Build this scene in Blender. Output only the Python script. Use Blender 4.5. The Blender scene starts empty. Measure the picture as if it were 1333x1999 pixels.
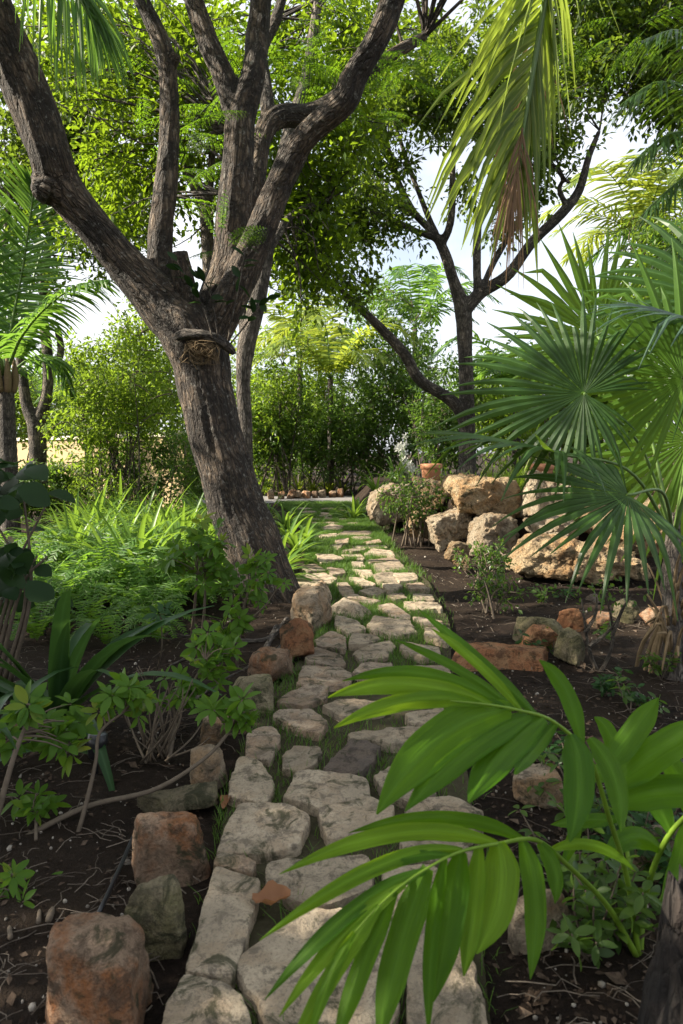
import bpy, bmesh, math, random
import numpy as np
from mathutils import Vector
random.seed(5)
RNG = np.random.default_rng(11)
SC = bpy.context.scene
COL = SC.collection
H = 1.30; F = 1332.7; HZ = 880.0
PITCH = math.atan((999.5 - HZ) / F)
CP, SP = math.cos(PITCH), math.sin(PITCH)

# ------------------------------------------------------------------ geometry of the view: where a sight line meets a depth or the ground
def ray(px, py):
    x = (px - 666.5) / F; y = -(py - 999.5) / F
    return np.array([x, CP + y * SP, -SP + y * CP])
def P(px, py, Y):
    d = ray(px, py)
    return np.array([0, 0, H]) + d * (Y / d[1])
def G(px, py, z=0.0):
    d = ray(px, py)
    return np.array([0, 0, H]) + d * ((z - H) / d[2])
def M(px_len, Y): return px_len * Y / F
def nrm(v):
    v = np.asarray(v, float); return v / np.maximum(np.linalg.norm(v, axis=-1, keepdims=True), 1e-9)

# ------------------------------------------------------------------ noise
def _h(ix, iy, iz):
    n = (ix * 374761393 + iy * 668265263 + iz * 2147483647 + 1274126177) & 0xffffffff
    n = ((n ^ (n >> 13)) * 1274126177) & 0xffffffff
    return ((n ^ (n >> 16)) & 0xffff) / 65535.0
def vnoise(p):
    p = np.asarray(p, float); i = np.floor(p).astype(np.int64); f = p - i; f = f * f * (3 - 2 * f)
    r = 0
    for a in (0, 1):
        for b in (0, 1):
            for c in (0, 1):
                w = (f[:, 0] if a else 1 - f[:, 0]) * (f[:, 1] if b else 1 - f[:, 1]) * (f[:, 2] if c else 1 - f[:, 2])
                r = r + w * _h(i[:, 0] + a, i[:, 1] + b, i[:, 2] + c)
    return r * 2 - 1
def fbm(p, o=4, lac=2.1, g=.5):
    p = np.asarray(p, float); r = 0; a = 1.0
    for k in range(o):
        r = r + a * vnoise(p + 17.3 * k); p = p * lac; a *= g
    return r

# ------------------------------------------------------------------ mesh collector
class MB:
    def __init__(s): s.V = []; s.F = []; s.R = []; s.U = []; s.n = 0
    def add(s, V, faces, rnd=0.5, uv=None):
        V = np.asarray(V, float).reshape(-1, 3)
        for f in (faces if isinstance(faces, list) else [faces]):
            f = np.asarray(f, np.int64)
            if len(f): s.F.append(f + s.n)
        s.V.append(V)
        s.R.append(np.broadcast_to(np.asarray(rnd, float), (len(V),)) if np.ndim(rnd) < 1 or len(np.shape(rnd)) == 0 else np.asarray(rnd, float))
        s.U.append(np.zeros((len(V), 3)) if uv is None else np.asarray(uv, float))
        s.n += len(V); return s
    def build(s, name, mat, parent=None, loc=None, smooth=True):
        V = np.concatenate(s.V); R = np.concatenate(s.R); U = np.concatenate(s.U)
        me = bpy.data.meshes.new(name)
        ln = np.concatenate([np.full(len(f), f.shape[1]) for f in s.F]); lv = np.concatenate([f.ravel() for f in s.F])
        if parent is not None: off = np.array(parent['base'])
        else: off = np.array(loc if loc is not None else (0, 0, 0), float)
        W = V - off
        me.vertices.add(len(W)); me.vertices.foreach_set('co', W.ravel().astype(np.float32))
        me.loops.add(len(lv)); me.loops.foreach_set('vertex_index', lv.astype(np.int32))
        me.polygons.add(len(ln)); me.polygons.foreach_set('loop_start', (np.cumsum(ln) - ln).astype(np.int32))
        me.polygons.foreach_set('loop_total', ln.astype(np.int32))
        me.polygons.foreach_set('use_smooth', np.full(len(ln), bool(smooth)))
        a = me.attributes.new('rnd', 'FLOAT', 'POINT'); a.data.foreach_set('value', R.astype(np.float32))
        if np.any(U):
            b = me.attributes.new('bk', 'FLOAT_VECTOR', 'POINT'); b.data.foreach_set('vector', U.ravel().astype(np.float32))
        me.update(calc_edges=True); me.validate()
        if mat is not None: me.materials.append(mat)
        o = bpy.data.objects.new(name, me); COL.objects.link(o)
        if parent is not None: o.parent = parent; o['base'] = list(parent['base'])
        else:
            o.location = off; o['base'] = [float(q) for q in off]
        return o
def T(o, label, cat, group=None):
    o['label'] = label; o['category'] = cat
    if group: o['group'] = group
    return o
def thing(name, label, cat, loc, group=None):
    o = bpy.data.objects.new(name, None); COL.objects.link(o); o.empty_display_size = .1
    o.location = loc; o['base'] = [float(q) for q in loc]
    return T(o, label, cat, group)
def dup(o, loc, rz, sc, label=None):
    r = o.copy(); COL.objects.link(r); r.location = loc; r.rotation_euler = (0, 0, rz); r.scale = (sc, sc, sc)
    if label: r['label'] = label
    for c in list(o.children):
        d = c.copy(); COL.objects.link(d); d.parent = r
    return r

# ------------------------------------------------------------------ shapes
def crom(pts, n):
    pts = np.asarray(pts, float); k = len(pts)
    if k == 2: t = np.linspace(0, 1, n)[:, None]; return pts[0] * (1 - t) + pts[1] * t
    P_ = np.vstack([2 * pts[0] - pts[1], pts, 2 * pts[-1] - pts[-2]])
    u = np.linspace(0, k - 1 - 1e-6, n); i = u.astype(int); t = (u - i)[:, None]
    a, b, c, d = P_[i], P_[i + 1], P_[i + 2], P_[i + 3]
    return .5 * (2 * b + (c - a) * t + (2 * a - 5 * b + 4 * c - d) * t * t + (3 * b - a - 3 * c + d) * t ** 3)
def frames(p):
    t = nrm(np.gradient(p, axis=0)); n = np.zeros_like(p)
    a = np.array([1, 0, 0.]) if abs(t[0][0]) < .8 else np.array([0, 1, 0.])
    v = nrm(a - t[0] * a.dot(t[0]))
    for i in range(len(p)):
        v = nrm(v - t[i] * v.dot(t[i])); n[i] = v
    return t, n, np.cross(t, n)
def tube(mb, pts, rad, seg=8, n=None, rnd=.5, cap=True, jit=0):
    pts = np.asarray(pts, float); rad = np.asarray(rad, float)
    if n and n != len(pts):
        rad = np.interp(np.linspace(0, len(pts) - 1, n), np.arange(len(pts)), rad if rad.ndim else np.full(len(pts), float(rad))); pts = crom(pts, n)
    elif rad.ndim == 0: rad = np.full(len(pts), float(rad))
    t, u, v = frames(pts); k = len(pts)
    a = np.linspace(0, 2 * np.pi, seg, endpoint=False)
    rr = rad[:, None] * (1 + (jit * RNG.normal(size=(k, seg)) if jit else 0))
    V = pts[:, None] + rr[..., None] * (np.cos(a)[None, :, None] * u[:, None] + np.sin(a)[None, :, None] * v[:, None])
    i, j = np.meshgrid(np.arange(k - 1), np.arange(seg), indexing='ij'); i = i.ravel(); j = j.ravel(); j2 = (j + 1) % seg
    fs = [np.stack([i * seg + j, i * seg + j2, (i + 1) * seg + j2, (i + 1) * seg + j], 1)]
    L = np.concatenate([[0], np.cumsum(np.linalg.norm(np.diff(pts, axis=0), axis=1))])
    uv = np.stack([np.cos(a)[None] * rad[:, None], np.sin(a)[None] * rad[:, None], np.repeat(L[:, None], seg, 1)], -1).reshape(-1, 3)
    V = V.reshape(-1, 3)
    if cap:
        fs += [np.arange(seg)[::-1][None], ((k - 1) * seg + np.arange(seg))[None]]
    mb.add(V, fs, rnd, uv); return mb
def strips(mb, pts, width, side, rnd, fold=.15):
    """pts (N,k,3), width (N,k), side (N,k,3)."""
    N, k, _ = pts.shape
    tan = nrm(np.gradient(pts, axis=1)); nor = nrm(np.cross(tan, side))
    w = width[..., None]
    L = pts + side * w + nor * w * fold; R = pts - side * w + nor * w * fold
    V = np.stack([L, pts, R], 2).reshape(-1, 3)
    b = (np.arange(N)[:, None] * k + np.arange(k - 1)[None]).ravel() * 3
    q = np.concatenate([np.stack([b, b + 1, b + 4, b + 3], 1), np.stack([b + 1, b + 2, b + 5, b + 4], 1)])
    uv = np.zeros((N, k, 3, 3)); uv[:, :, 1, 0] = 1; uv[..., 1] = np.linspace(0, 1, k)[None, :, None]
    mb.add(V, q, np.repeat(np.asarray(rnd, float), k * 3), uv.reshape(-1, 3)); return mb
def _oval(curve=.16, wd=.21):
    t = np.array([0, .12, .3, .52, .74, .9, 1.0]); w = wd * np.array([.06, .5, .88, 1, .78, .4, .02]); V = []
    for a, b in zip(t, w): V += [(a, b, .28 * b - curve * a * a), (a, 0, -curve * a * a), (a, -b, .28 * b - curve * a * a)]
    q = [];
    for i in range(6):
        for j in (0, 1): q.append([i * 3 + j, i * 3 + j + 1, i * 3 + j + 4, i * 3 + j + 3])
    return np.array(V), [np.array(q)]
OVAL = _oval(); BROAD = _oval(.22, .42)
LEAF2 = (np.array([[0, 0, 0], [.45, .27, .07], [1, 0, -.06], [.45, -.27, .07]]), [np.array([[0, 2, 1], [0, 3, 2]])])
LEAF6 = (np.array([[0, 0, 0], [.22, .17, .04], [.6, .24, .03], [1, 0, -.14], [.6, -.24, .03], [.22, -.17, .04], [.3, 0, 0], [.65, 0, -.04]]),
         [np.array([[0, 6, 1], [7, 3, 2], [0, 5, 6], [7, 4, 3]]), np.array([[1, 6, 7, 2], [6, 5, 4, 7]])])
ROUND6 = (LEAF6[0] * np.array([1, 1.75, 1]), LEAF6[1])
def leaves(mb, pos, dirs, size, tpl, roll=None, rnd=None, up=(0, 0, 1)):
    N = len(pos); x = nrm(dirs); upv = nrm(np.asarray(up, float) + .55 * RNG.normal(size=(N, 3)))
    y = nrm(np.cross(upv, x)); z = np.cross(x, y); tv, tf = tpl; m = len(tv)
    s = np.broadcast_to(size, (N,))[:, None, None]
    V = pos[:, None] + s * (tv[None, :, 0:1] * x[:, None] + tv[None, :, 1:2] * y[:, None] + tv[None, :, 2:3] * z[:, None])
    off = (np.arange(N) * m)[:, None, None]
    fs = [(f[None] + off).reshape(-1, f.shape[1]) for f in tf]
    if rnd is None: rnd = RNG.random(N)
    mb.add(V, fs, np.repeat(rnd, m)); return mb

# ------------------------------------------------------------------ materials
def newmat(name):
    m = bpy.data.materials.new(name); m.use_nodes = True; nt = m.node_tree; nt.nodes.clear()
    out = nt.nodes.new('ShaderNodeOutputMaterial'); return m, nt, out
def nd(nt, t, **k):
    n = nt.nodes.new(t)
    for a, b in k.items():
        if a in n.inputs: n.inputs[a].default_value = b
        else: setattr(n, a, b)
    return n
def ramp(nt, src, stops):
    r = nt.nodes.new('ShaderNodeValToRGB'); e = r.color_ramp.elements
    while len(e) < len(stops): e.new(.5)
    for q, (p, c) in zip(e, stops):
        q.position = p; q.color = tuple(c) + (1,) if len(c) == 3 else c
    nt.links.new(src, r.inputs[0]); return r
def mixc(nt, f, a, b, mode='MIX'):
    m = nt.nodes.new('ShaderNodeMix'); m.data_type = 'RGBA'; m.blend_type = mode
    for s, v in ((m.inputs[0], f), (m.inputs[6], a), (m.inputs[7], b)):
        if isinstance(v, bpy.types.NodeSocket): nt.links.new(v, s)
        elif isinstance(v, (int, float)): s.default_value = v
        else: s.default_value = tuple(v) + (1,)
    return m.outputs[2]
def noise(nt, vec, scale, detail=5, rough=.6, dist=0):
    n = nd(nt, 'ShaderNodeTexNoise', Scale=scale, Detail=detail, Roughness=rough, Distortion=dist)
    if vec is not None: nt.links.new(vec, n.inputs['Vector'])
    return n.outputs['Fac']
def mat_leaf(name, c1, c2, tr=(.25, .45, .04), tf=.4, rough=.42, spec=.4, c3=None, rib=.35, tip=None, veins=0):
    m, nt, out = newmat(name); L = nt.links.new
    at = nd(nt, 'ShaderNodeAttribute', attribute_name='rnd')
    r = ramp(nt, at.outputs['Fac'], [(0, c1), (.8, c2), (1, c3 or c2)])
    tc = nd(nt, 'ShaderNodeTexCoord'); oi = nd(nt, 'ShaderNodeObjectInfo')
    nz = noise(nt, tc.outputs['Object'], 9, 3)
    col = mixc(nt, nz, r.outputs[0], mixc(nt, .5, r.outputs[0], (c1[0] * .5, c1[1] * .55, c1[2] * .5)))
    bk = nd(nt, 'ShaderNodeAttribute', attribute_name='bk'); sx = nd(nt, 'ShaderNodeSeparateXYZ'); L(bk.outputs['Vector'], sx.inputs[0])
    pw = nd(nt, 'ShaderNodeMath', operation='POWER'); pw.inputs[1].default_value = 5; L(sx.outputs[0], pw.inputs[0])
    ml = nd(nt, 'ShaderNodeMath', operation='MULTIPLY'); ml.inputs[1].default_value = rib; L(pw.outputs[0], ml.inputs[0])
    col = mixc(nt, ml.outputs[0], col, tuple(min(1, q * 2.2 + .03) for q in (c3 or c2)))
    if tip:
        n2 = noise(nt, tc.outputs['Object'], 14, 4); ad = nd(nt, 'ShaderNodeMath', operation='MULTIPLY_ADD'); ad.inputs[1].default_value = .35; L(n2, ad.inputs[0]); L(sx.outputs[1], ad.inputs[2])
        col = mixc(nt, ramp(nt, ad.outputs[0], [(1.07, (0, 0, 0)), (1.13, (.4, .4, .4)), (1.2, (1, 1, 1))]).outputs[0], col, tip)
    b = nd(nt, 'ShaderNodeBsdfPrincipled', Roughness=rough); b.inputs['Specular IOR Level'].default_value = spec
    if veins:
        cb = nd(nt, 'ShaderNodeCombineXYZ'); sz = nd(nt, 'ShaderNodeMath', operation='MULTIPLY'); sz.inputs[1].default_value = veins; L(sx.outputs[2], sz.inputs[0]); L(sz.outputs[0], cb.inputs[0])
        s2 = nd(nt, 'ShaderNodeMath', operation='MULTIPLY'); s2.inputs[1].default_value = 1.5; L(sx.outputs[1], s2.inputs[0]); L(s2.outputs[0], cb.inputs[1]); L(at.outputs['Fac'], cb.inputs[2])
        vn = noise(nt, cb.outputs[0], 1.0, 4, .7); col = mixc(nt, ramp(nt, vn, [(.35, (0, 0, 0)), (.65, (.55, .55, .55))]).outputs[0], col, tuple(q * .5 for q in c1))
        bp = nd(nt, 'ShaderNodeBump', Strength=.5, Distance=.004); L(vn, bp.inputs['Height']); L(bp.outputs[0], b.inputs['Normal'])
    L(col, b.inputs['Base Color'])
    t = nd(nt, 'ShaderNodeBsdfTranslucent'); L(mixc(nt, .65, col, tr), t.inputs['Color'])
    mx = nd(nt, 'ShaderNodeMixShader'); mx.inputs[0].default_value = tf
    L(b.outputs[0], mx.inputs[1]); L(t.outputs[0], mx.inputs[2]); L(mx.outputs[0], out.inputs[0]); return m
def mat_bark(name, dark, mid, pale, s=1.0, lichen=.5):
    m, nt, out = newmat(name); L = nt.links.new
    at = nd(nt, 'ShaderNodeAttribute', attribute_name='bk')
    mp = nd(nt, 'ShaderNodeMapping'); mp.inputs['Scale'].default_value = (30 * s, 30 * s, 3.6 * s); L(at.outputs['Vector'], mp.inputs[0])
    n1 = noise(nt, mp.outputs[0], 1.0, 6, .65, .6)
    mp2 = nd(nt, 'ShaderNodeMapping'); mp2.inputs['Scale'].default_value = (22 * s, 22 * s, 6.5 * s); L(at.outputs['Vector'], mp2.inputs[0])
    vo = nd(nt, 'ShaderNodeTexVoronoi', feature='DISTANCE_TO_EDGE', Scale=1.0); 
    wv = nd(nt, 'ShaderNodeVectorMath', operation='ADD'); nn = nd(nt, 'ShaderNodeTexNoise', Scale=1.2, Detail=3.0); L(mp2.outputs[0], nn.inputs['Vector'])
    sc_ = nd(nt, 'ShaderNodeVectorMath', operation='SCALE'); sc_.inputs['Scale'].default_value = 1.6; L(nn.outputs['Color'], sc_.inputs[0])
    L(mp2.outputs[0], wv.inputs[0]); L(sc_.outputs[0], wv.inputs[1]); L(wv.outputs[0], vo.inputs['Vector'])
    cr = ramp(nt, vo.outputs['Distance'], [(0, (0, 0, 0)), (.2, (1, 1, 1))])
    tc = nd(nt, 'ShaderNodeTexCoord')
    n2 = noise(nt, tc.outputs['Object'], 3.2, 5, .65); n3 = noise(nt, tc.outputs['Object'], 26, 4, .7)
    base = ramp(nt, n1, [(.3, dark), (.52, mid), (.72, pale)]).outputs[0]
    base = mixc(nt, ramp(nt, n2, [(.45, (0, 0, 0)), (.55, (.8, .8, .8))]).outputs[0], base, tuple(q * .35 for q in dark))
    lf = nd(nt, 'ShaderNodeMath', operation='MULTIPLY'); lf.inputs[1].default_value = lichen
    L(ramp(nt, n3, [(.56, (0, 0, 0)), (.68, (1, 1, 1))]).outputs[0], lf.inputs[0])
    base = mixc(nt, lf.outputs[0], base, (.34, .33, .29))
    col = mixc(nt, cr.outputs[0], mixc(nt, .75, base, (.02, .015, .011)), base)
    b = nd(nt, 'ShaderNodeBsdfPrincipled', Roughness=.85); L(col, b.inputs['Base Color'])
    nG = noise(nt, tc.outputs['Object'], 70, 5, .75); h0 = nd(nt, 'ShaderNodeMath', operation='MULTIPLY_ADD'); h0.inputs[1].default_value = .45; L(nG, h0.inputs[0]); L(n1, h0.inputs[2])
    hs = nd(nt, 'ShaderNodeMath', operation='MULTIPLY_ADD'); hs.inputs[1].default_value = .6; L(cr.outputs[0], hs.inputs[0]); L(h0.outputs[0], hs.inputs[2])
    col = mixc(nt, ramp(nt, nG, [(.35, (.5, .5, .5)), (.6, (0, 0, 0))]).outputs[0], col, tuple(q * .5 for q in dark))
    bp = nd(nt, 'ShaderNodeBump', Strength=1.0, Distance=.035); L(hs.outputs[0], bp.inputs['Height']); L(bp.outputs[0], b.inputs['Normal'])
    L(b.outputs[0], out.inputs[0]); return m
def mat_stone(name, base, warm, dark, moss=.2, warm_amt=.5, scale=1.0, pits=.6, bump=.03):
    m, nt, out = newmat(name); L = nt.links.new
    tc = nd(nt, 'ShaderNodeTexCoord'); oi = nd(nt, 'ShaderNodeObjectInfo')
    ad = nd(nt, 'ShaderNodeVectorMath', operation='ADD'); sc_ = nd(nt, 'ShaderNodeVectorMath', operation='SCALE'); sc_.inputs['Scale'].default_value = 7.0
    cx = nd(nt, 'ShaderNodeCombineXYZ'); L(oi.outputs['Random'], cx.inputs[0]); L(oi.outputs['Random'], cx.inputs[1]); L(cx.outputs[0], sc_.inputs[0])
    L(tc.outputs['Object'], ad.inputs[0]); L(sc_.outputs[0], ad.inputs[1]); v = ad.outputs[0]
    nA = noise(nt, v, 3.5 * scale, 6, .65, .4); nB = noise(nt, v, 16 * scale, 6, .7); nC = noise(nt, v, 60 * scale, 4, .7); nD = noise(nt, v, 5.5 * scale, 5, .7, .8)
    col = mixc(nt, ramp(nt, nA, [(.5 - .1 * warm_amt, (0, 0, 0)), (.56, (1, 1, 1))]).outputs[0], base, warm)
    col = mixc(nt, ramp(nt, nB, [(.45, (0, 0, 0)), (.75, (.55, .55, .55))]).outputs[0], col, tuple(min(1, q * 1.35) for q in base))
    col = mixc(nt, ramp(nt, nC, [(.5, (0, 0, 0)), (.66, (.6, .6, .6))]).outputs[0], col, dark)
    nE = noise(nt, v, 8 * scale, 7, .75, .3); col = mixc(nt, ramp(nt, nE, [(.5, (0, 0, 0)), (.6, (.75, .75, .75))]).outputs[0], col, tuple(q * .7 for q in dark))
    nF = noise(nt, v, 2.2 * scale, 3, .5); col = mixc(nt, ramp(nt, nF, [(.4, (.45, .45, .45)), (.6, (0, 0, 0))]).outputs[0], col, tuple(q * .45 for q in base))
    col = mixc(nt, ramp(nt, nD, [(.6 - .16 * moss, (0, 0, 0)), (.68 - .12 * moss, (.85, .85, .85))]).outputs[0], col, (.04, .042, .02))
    hsv = nd(nt, 'ShaderNodeHueSaturation'); mr = nd(nt, 'ShaderNodeMapRange'); mr.inputs[3].default_value = .75; mr.inputs[4].default_value = 1.2
    L(oi.outputs['Random'], mr.inputs[0]); L(mr.outputs[0], hsv.inputs['Value']); L(col, hsv.inputs['Color'])
    b = nd(nt, 'ShaderNodeBsdfPrincipled', Roughness=.88); L(hsv.outputs[0], b.inputs['Base Color']); b.inputs['Specular IOR Level'].default_value = .25
    mu = nd(nt, 'ShaderNodeMath', operation='MULTIPLY_ADD'); mu.inputs[1].default_value = pits; L(nC, mu.inputs[0]); L(nB, mu.inputs[2])
    bp = nd(nt, 'ShaderNodeBump', Strength=1.0, Distance=bump * 1.8); L(mu.outputs[0], bp.inputs['Height']); L(bp.outputs[0], b.inputs['Normal'])
    L(b.outputs[0], out.inputs[0]); return m
def mat_plain(name, c, rough=.7, var=.3, scale=12, spec=.3, bump=0, c2=None):
    m, nt, out = newmat(name); L = nt.links.new
    tc = nd(nt, 'ShaderNodeTexCoord'); n = noise(nt, tc.outputs['Object'], scale, 5, .65)
    at = nd(nt, 'ShaderNodeAttribute', attribute_name='rnd')
    a = tuple(q * (1 - var) for q in c); c2 = c2 or tuple(min(1, q * (1 + var)) for q in c)
    col = mixc(nt, at.outputs['Fac'], ramp(nt, n, [(.3, a), (.7, c)]).outputs[0], ramp(nt, n, [(.3, c), (.7, c2)]).outputs[0])
    b = nd(nt, 'ShaderNodeBsdfPrincipled', Roughness=rough); L(col, b.inputs['Base Color']); b.inputs['Specular IOR Level'].default_value = spec
    if bump:
        bp = nd(nt, 'ShaderNodeBump', Strength=.7, Distance=bump); L(n, bp.inputs['Height']); L(bp.outputs[0], b.inputs['Normal'])
    L(b.outputs[0], out.inputs[0]); return m
def mat_soil():
    m, nt, out = newmat('soil'); L = nt.links.new
    tc = nd(nt, 'ShaderNodeTexCoord'); v = tc.outputs['Object']
    n1 = noise(nt, v, 1.3, 5, .6); n2 = noise(nt, v, 28, 6, .75); n3 = noise(nt, v, 110, 4, .7)
    c = ramp(nt, n2, [(.32, (.008, .0055, .004)), (.55, (.026, .017, .012)), (.75, (.06, .041, .028))]).outputs[0]
    c = mixc(nt, ramp(nt, n1, [(.42, (0, 0, 0)), (.62, (.6, .6, .6))]).outputs[0], c, (.05, .035, .023))
    c = mixc(nt, ramp(nt, n3, [(.66, (0, 0, 0)), (.74, (.8, .8, .8))]).outputs[0], c, (.13, .1, .075))
    b = nd(nt, 'ShaderNodeBsdfPrincipled', Roughness=.95); L(c, b.inputs['Base Color']); b.inputs['Specular IOR Level'].default_value = .15
    ad = nd(nt, 'ShaderNodeMath', operation='ADD'); L(n2, ad.inputs[0]); L(n3, ad.inputs[1])
    bp = nd(nt, 'ShaderNodeBump', Strength=1.0, Distance=.03); L(ad.outputs[0], bp.inputs['Height']); L(bp.outputs[0], b.inputs['Normal'])
    L(b.outputs[0], out.inputs[0]); return m
SOIL = mat_soil()
BED = mat_plain('path_bed_earth', (.05, .045, .026), .95, .5, 30, .1, .02)
ROADM = mat_plain('road_concrete', (.2, .19, .185), .85, .2, 20, .2, .01)
BARK = mat_bark('bark_main', (.03, .02, .013), (.115, .08, .053), (.34, .26, .18), 1.0, .6)
BARK2 = mat_bark('bark_grey', (.075, .06, .048), (.2, .165, .135), (.36, .315, .26), 1.2, .45)
BARKP = mat_bark('bark_pale', (.1, .085, .065), (.25, .2, .15), (.4, .35, .28), 1.3, .4)
PALMT = mat_bark('palm_trunk', (.07, .055, .045), (.17, .14, .115), (.28, .25, .21), 1.4, .3)
WOOD = mat_plain('driftwood', (.17, .13, .1), .8, .35, 30, .2, .01)
FIBRE = mat_plain('fibre', (.2, .145, .085), .9, .4, 40, .1)
STEM = mat_plain('stem_brown', (.12, .095, .07), .8, .4, 40, .2, .004)
GSTEM = mat_plain('stem_green', (.1, .17, .04), .5, .35, 20, .4)
FSTEM = mat_plain('stem_fresh', (.13, .22, .02), .5, .3, 30, .25)
STUMPM = mat_bark('stump', (.012, .009, .008), (.035, .025, .02), (.07, .052, .042), .9, .05)
PAVE = mat_stone('paver_limestone', (.42, .345, .25), (.35, .27, .185), (.14, .115, .09), .35, .4, 2.0, .6, .008)
PAVEW = mat_stone('paver_warm', (.36, .29, .215), (.31, .215, .14), (.12, .09, .07), .45, .5, 2.0, .6, .008)
SLATE = mat_stone('paver_slate', (.15, .12, .1), (.17, .13, .1), (.07, .055, .045), .3, .5, 2.0, .6, .012)
BOULD = mat_stone('boulder_limestone', (.5, .375, .225), (.42, .245, .11), (.15, .11, .07), .3, .5, .9, .9, .05)
BOULW = mat_stone('boulder_pale', (.5, .415, .3), (.43, .3, .18), (.2, .15, .1), .2, .4, .9, .9, .045)
ORST = mat_stone('rock_orange', (.36, .16, .075), (.4, .23, .12), (.12, .06, .035), .25, .5, 1.8, .6, .018)
BRST = mat_stone('rock_rust', (.36, .25, .17), (.3, .125, .05), (.09, .06, .04), .35, .6, 1.8, .6, .018)
TNST = mat_stone('rock_tan', (.44, .35, .25), (.38, .24, .13), (.11, .09, .065), .3, .5, 1.8, .6, .018)
MSST = mat_stone('rock_mossy', (.27, .225, .145), (.2, .18, .09), (.09, .08, .05), .7, .5, 1.8, .6, .018)
STUCCO = mat_plain('wall_stucco', (.36, .28, .16), .9, .12, 6, .15, .006)
CAPM = mat_plain('wall_cap', (.62, .58, .47), .85, .12, 8, .15)
TERRA = mat_plain('terracotta', (.42, .2, .11), .8, .3, 18, .2, .008)
BLACKM = mat_plain('black_metal', (.012, .012, .014), .35, .2, 20, .5)
LENS = mat_plain('lamp_glass', (.1, .11, .12), .1, .1, 20, .8)
DRY = mat_leaf('dry_leaf', (.2, .085, .04), (.32, .15, .07), (.4, .2, .08), .2, .6, .3)
LIT = mat_plain('litter', (.055, .038, .027), .9, .5, 60, .1, 0, (.15, .11, .08))
TWIG = mat_plain('twig_litter', (.1, .08, .062), .85, .4, 60, .15, 0, (.24, .2, .16))
PEB = mat_plain('pebble', (.25, .22, .18), .8, .5, 60, .2, 0, (.5, .46, .4))
WHITE = mat_leaf('white_petal', (.75, .75, .7), (.8, .8, .76), (.9, .9, .85), .3)
GRASS = mat_leaf('grass_blade', (.035, .085, .012), (.09, .17, .025), (.2, .36, .04), .35, .5, .25)
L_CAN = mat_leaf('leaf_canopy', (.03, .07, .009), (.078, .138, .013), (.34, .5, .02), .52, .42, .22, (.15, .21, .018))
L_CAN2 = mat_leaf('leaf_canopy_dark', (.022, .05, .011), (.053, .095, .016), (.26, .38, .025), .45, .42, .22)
L_FEA = mat_leaf('leaf_feathery', (.04, .1, .008), (.085, .17, .012), (.28, .5, .02), .5, .5, .25)
L_HED = mat_leaf('leaf_hedge', (.06, .12, .014), (.13, .21, .022), (.38, .55, .04), .5, .45, .3, (.2, .27, .03))
L_HED2 = mat_leaf('leaf_hedge_dark', (.032, .075, .014), (.08, .145, .022), (.24, .42, .04), .42, .4, .35)
L_FAN = mat_leaf('leaf_fan', (.018, .052, .012), (.04, .092, .018), (.25, .42, .03), .34, .38, .28, tip=(.12, .08, .035))
L_FANB = mat_leaf('leaf_fan_bright', (.045, .11, .016), (.08, .17, .02), (.42, .6, .06), .52, .4, .25, tip=(.16, .12, .04))
L_FANS = mat_leaf('leaf_fan_sheen_tint', (.035, .075, .045), (.065, .12, .075), (.2, .38, .08), .3, .38, .4)  # bluish sheen of an edge-on fan leaf, painted into its base colour
L_PALM = mat_leaf('leaf_palm', (.035, .095, .018), (.075, .165, .025), (.28, .5, .05), .42, .38, .3)
L_PALMY = mat_leaf('leaf_palm_yellow', (.09, .16, .02), (.16, .22, .03), (.5, .58, .06), .45, .4, .3)
L_PALMH = mat_leaf('leaf_palm_hanging', (.07, .125, .015), (.14, .2, .028), (.42, .55, .05), .45, .38, .3, (.25, .24, .05), tip=(.3, .17, .06))
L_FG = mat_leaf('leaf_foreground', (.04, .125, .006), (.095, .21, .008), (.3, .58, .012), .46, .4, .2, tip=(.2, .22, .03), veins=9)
L_FGY = mat_leaf('leaf_foreground_sun_tint', (.1, .23, .01), (.18, .33, .014), (.4, .6, .02), .45, .4, .2, tip=(.3, .27, .03), veins=9)  # brighter copy of leaf_foreground, sunlight put into the leaflet colour
L_FERN = mat_leaf('leaf_fern', (.03, .09, .01), (.075, .165, .018), (.28, .5, .04), .42, .5, .25)
L_LILY = mat_leaf('leaf_lily', (.05, .12, .015), (.11, .2, .025), (.32, .5, .05), .42, .4, .3)
L_CRIN = mat_leaf('leaf_crinum', (.02, .055, .02), (.035, .085, .025), (.14, .3, .04), .28, .4, .2)
L_SCH = mat_leaf('leaf_umbrella', (.05, .125, .015), (.09, .18, .02), (.28, .48, .03), .38, .42, .16, (.24, .25, .03))
L_DARK = mat_leaf('leaf_dark_shrub', (.012, .032, .01), (.022, .048, .015), (.07, .15, .03), .22, .45, .14)
BROWNF = mat_leaf('dead_leaflet', (.13, .075, .04), (.26, .16, .09), (.4, .25, .12), .3, .6, .2)

# ------------------------------------------------------------------ terrain
LINE = np.array([(.3, 13.5), (.75, 11.9), (1.1, 10.3), (1.55, 9.2), (2.0, 8.2), (2.7, 7.7), (3.6, 7.6), (9, 7.2), (40, 6)])
def bed_raise(x, y):
    yl = np.interp(x, LINE[:, 0], LINE[:, 1]); d = np.clip((y - yl) / .9, 0, 1); d = d * d * (3 - 2 * d)
    e = np.clip((x - .35) / .5, 0, 1)
    return .62 * d * e * np.clip((24 - y) / 6, 0, 1)
ROWS = np.array([(2300, 300, 1010), (2050, 325, 960), (1900, 365, 945), (1700, 420, 930), (1560, 445, 920), (1450, 478, 900), (1350, 540, 885), (1280, 598, 880), (1220, 648, 878), (1180, 640, 858), (1140, 600, 838), (1100, 600, 790), (1060, 600, 755), (1030, 590, 722), (1005, 575, 700), (988, 545, 680)])
PATHL = np.array([G(r[1], r[0])[:2] for r in ROWS]); PATHR = np.array([G(r[2], r[0])[:2] for r in ROWS])
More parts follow.
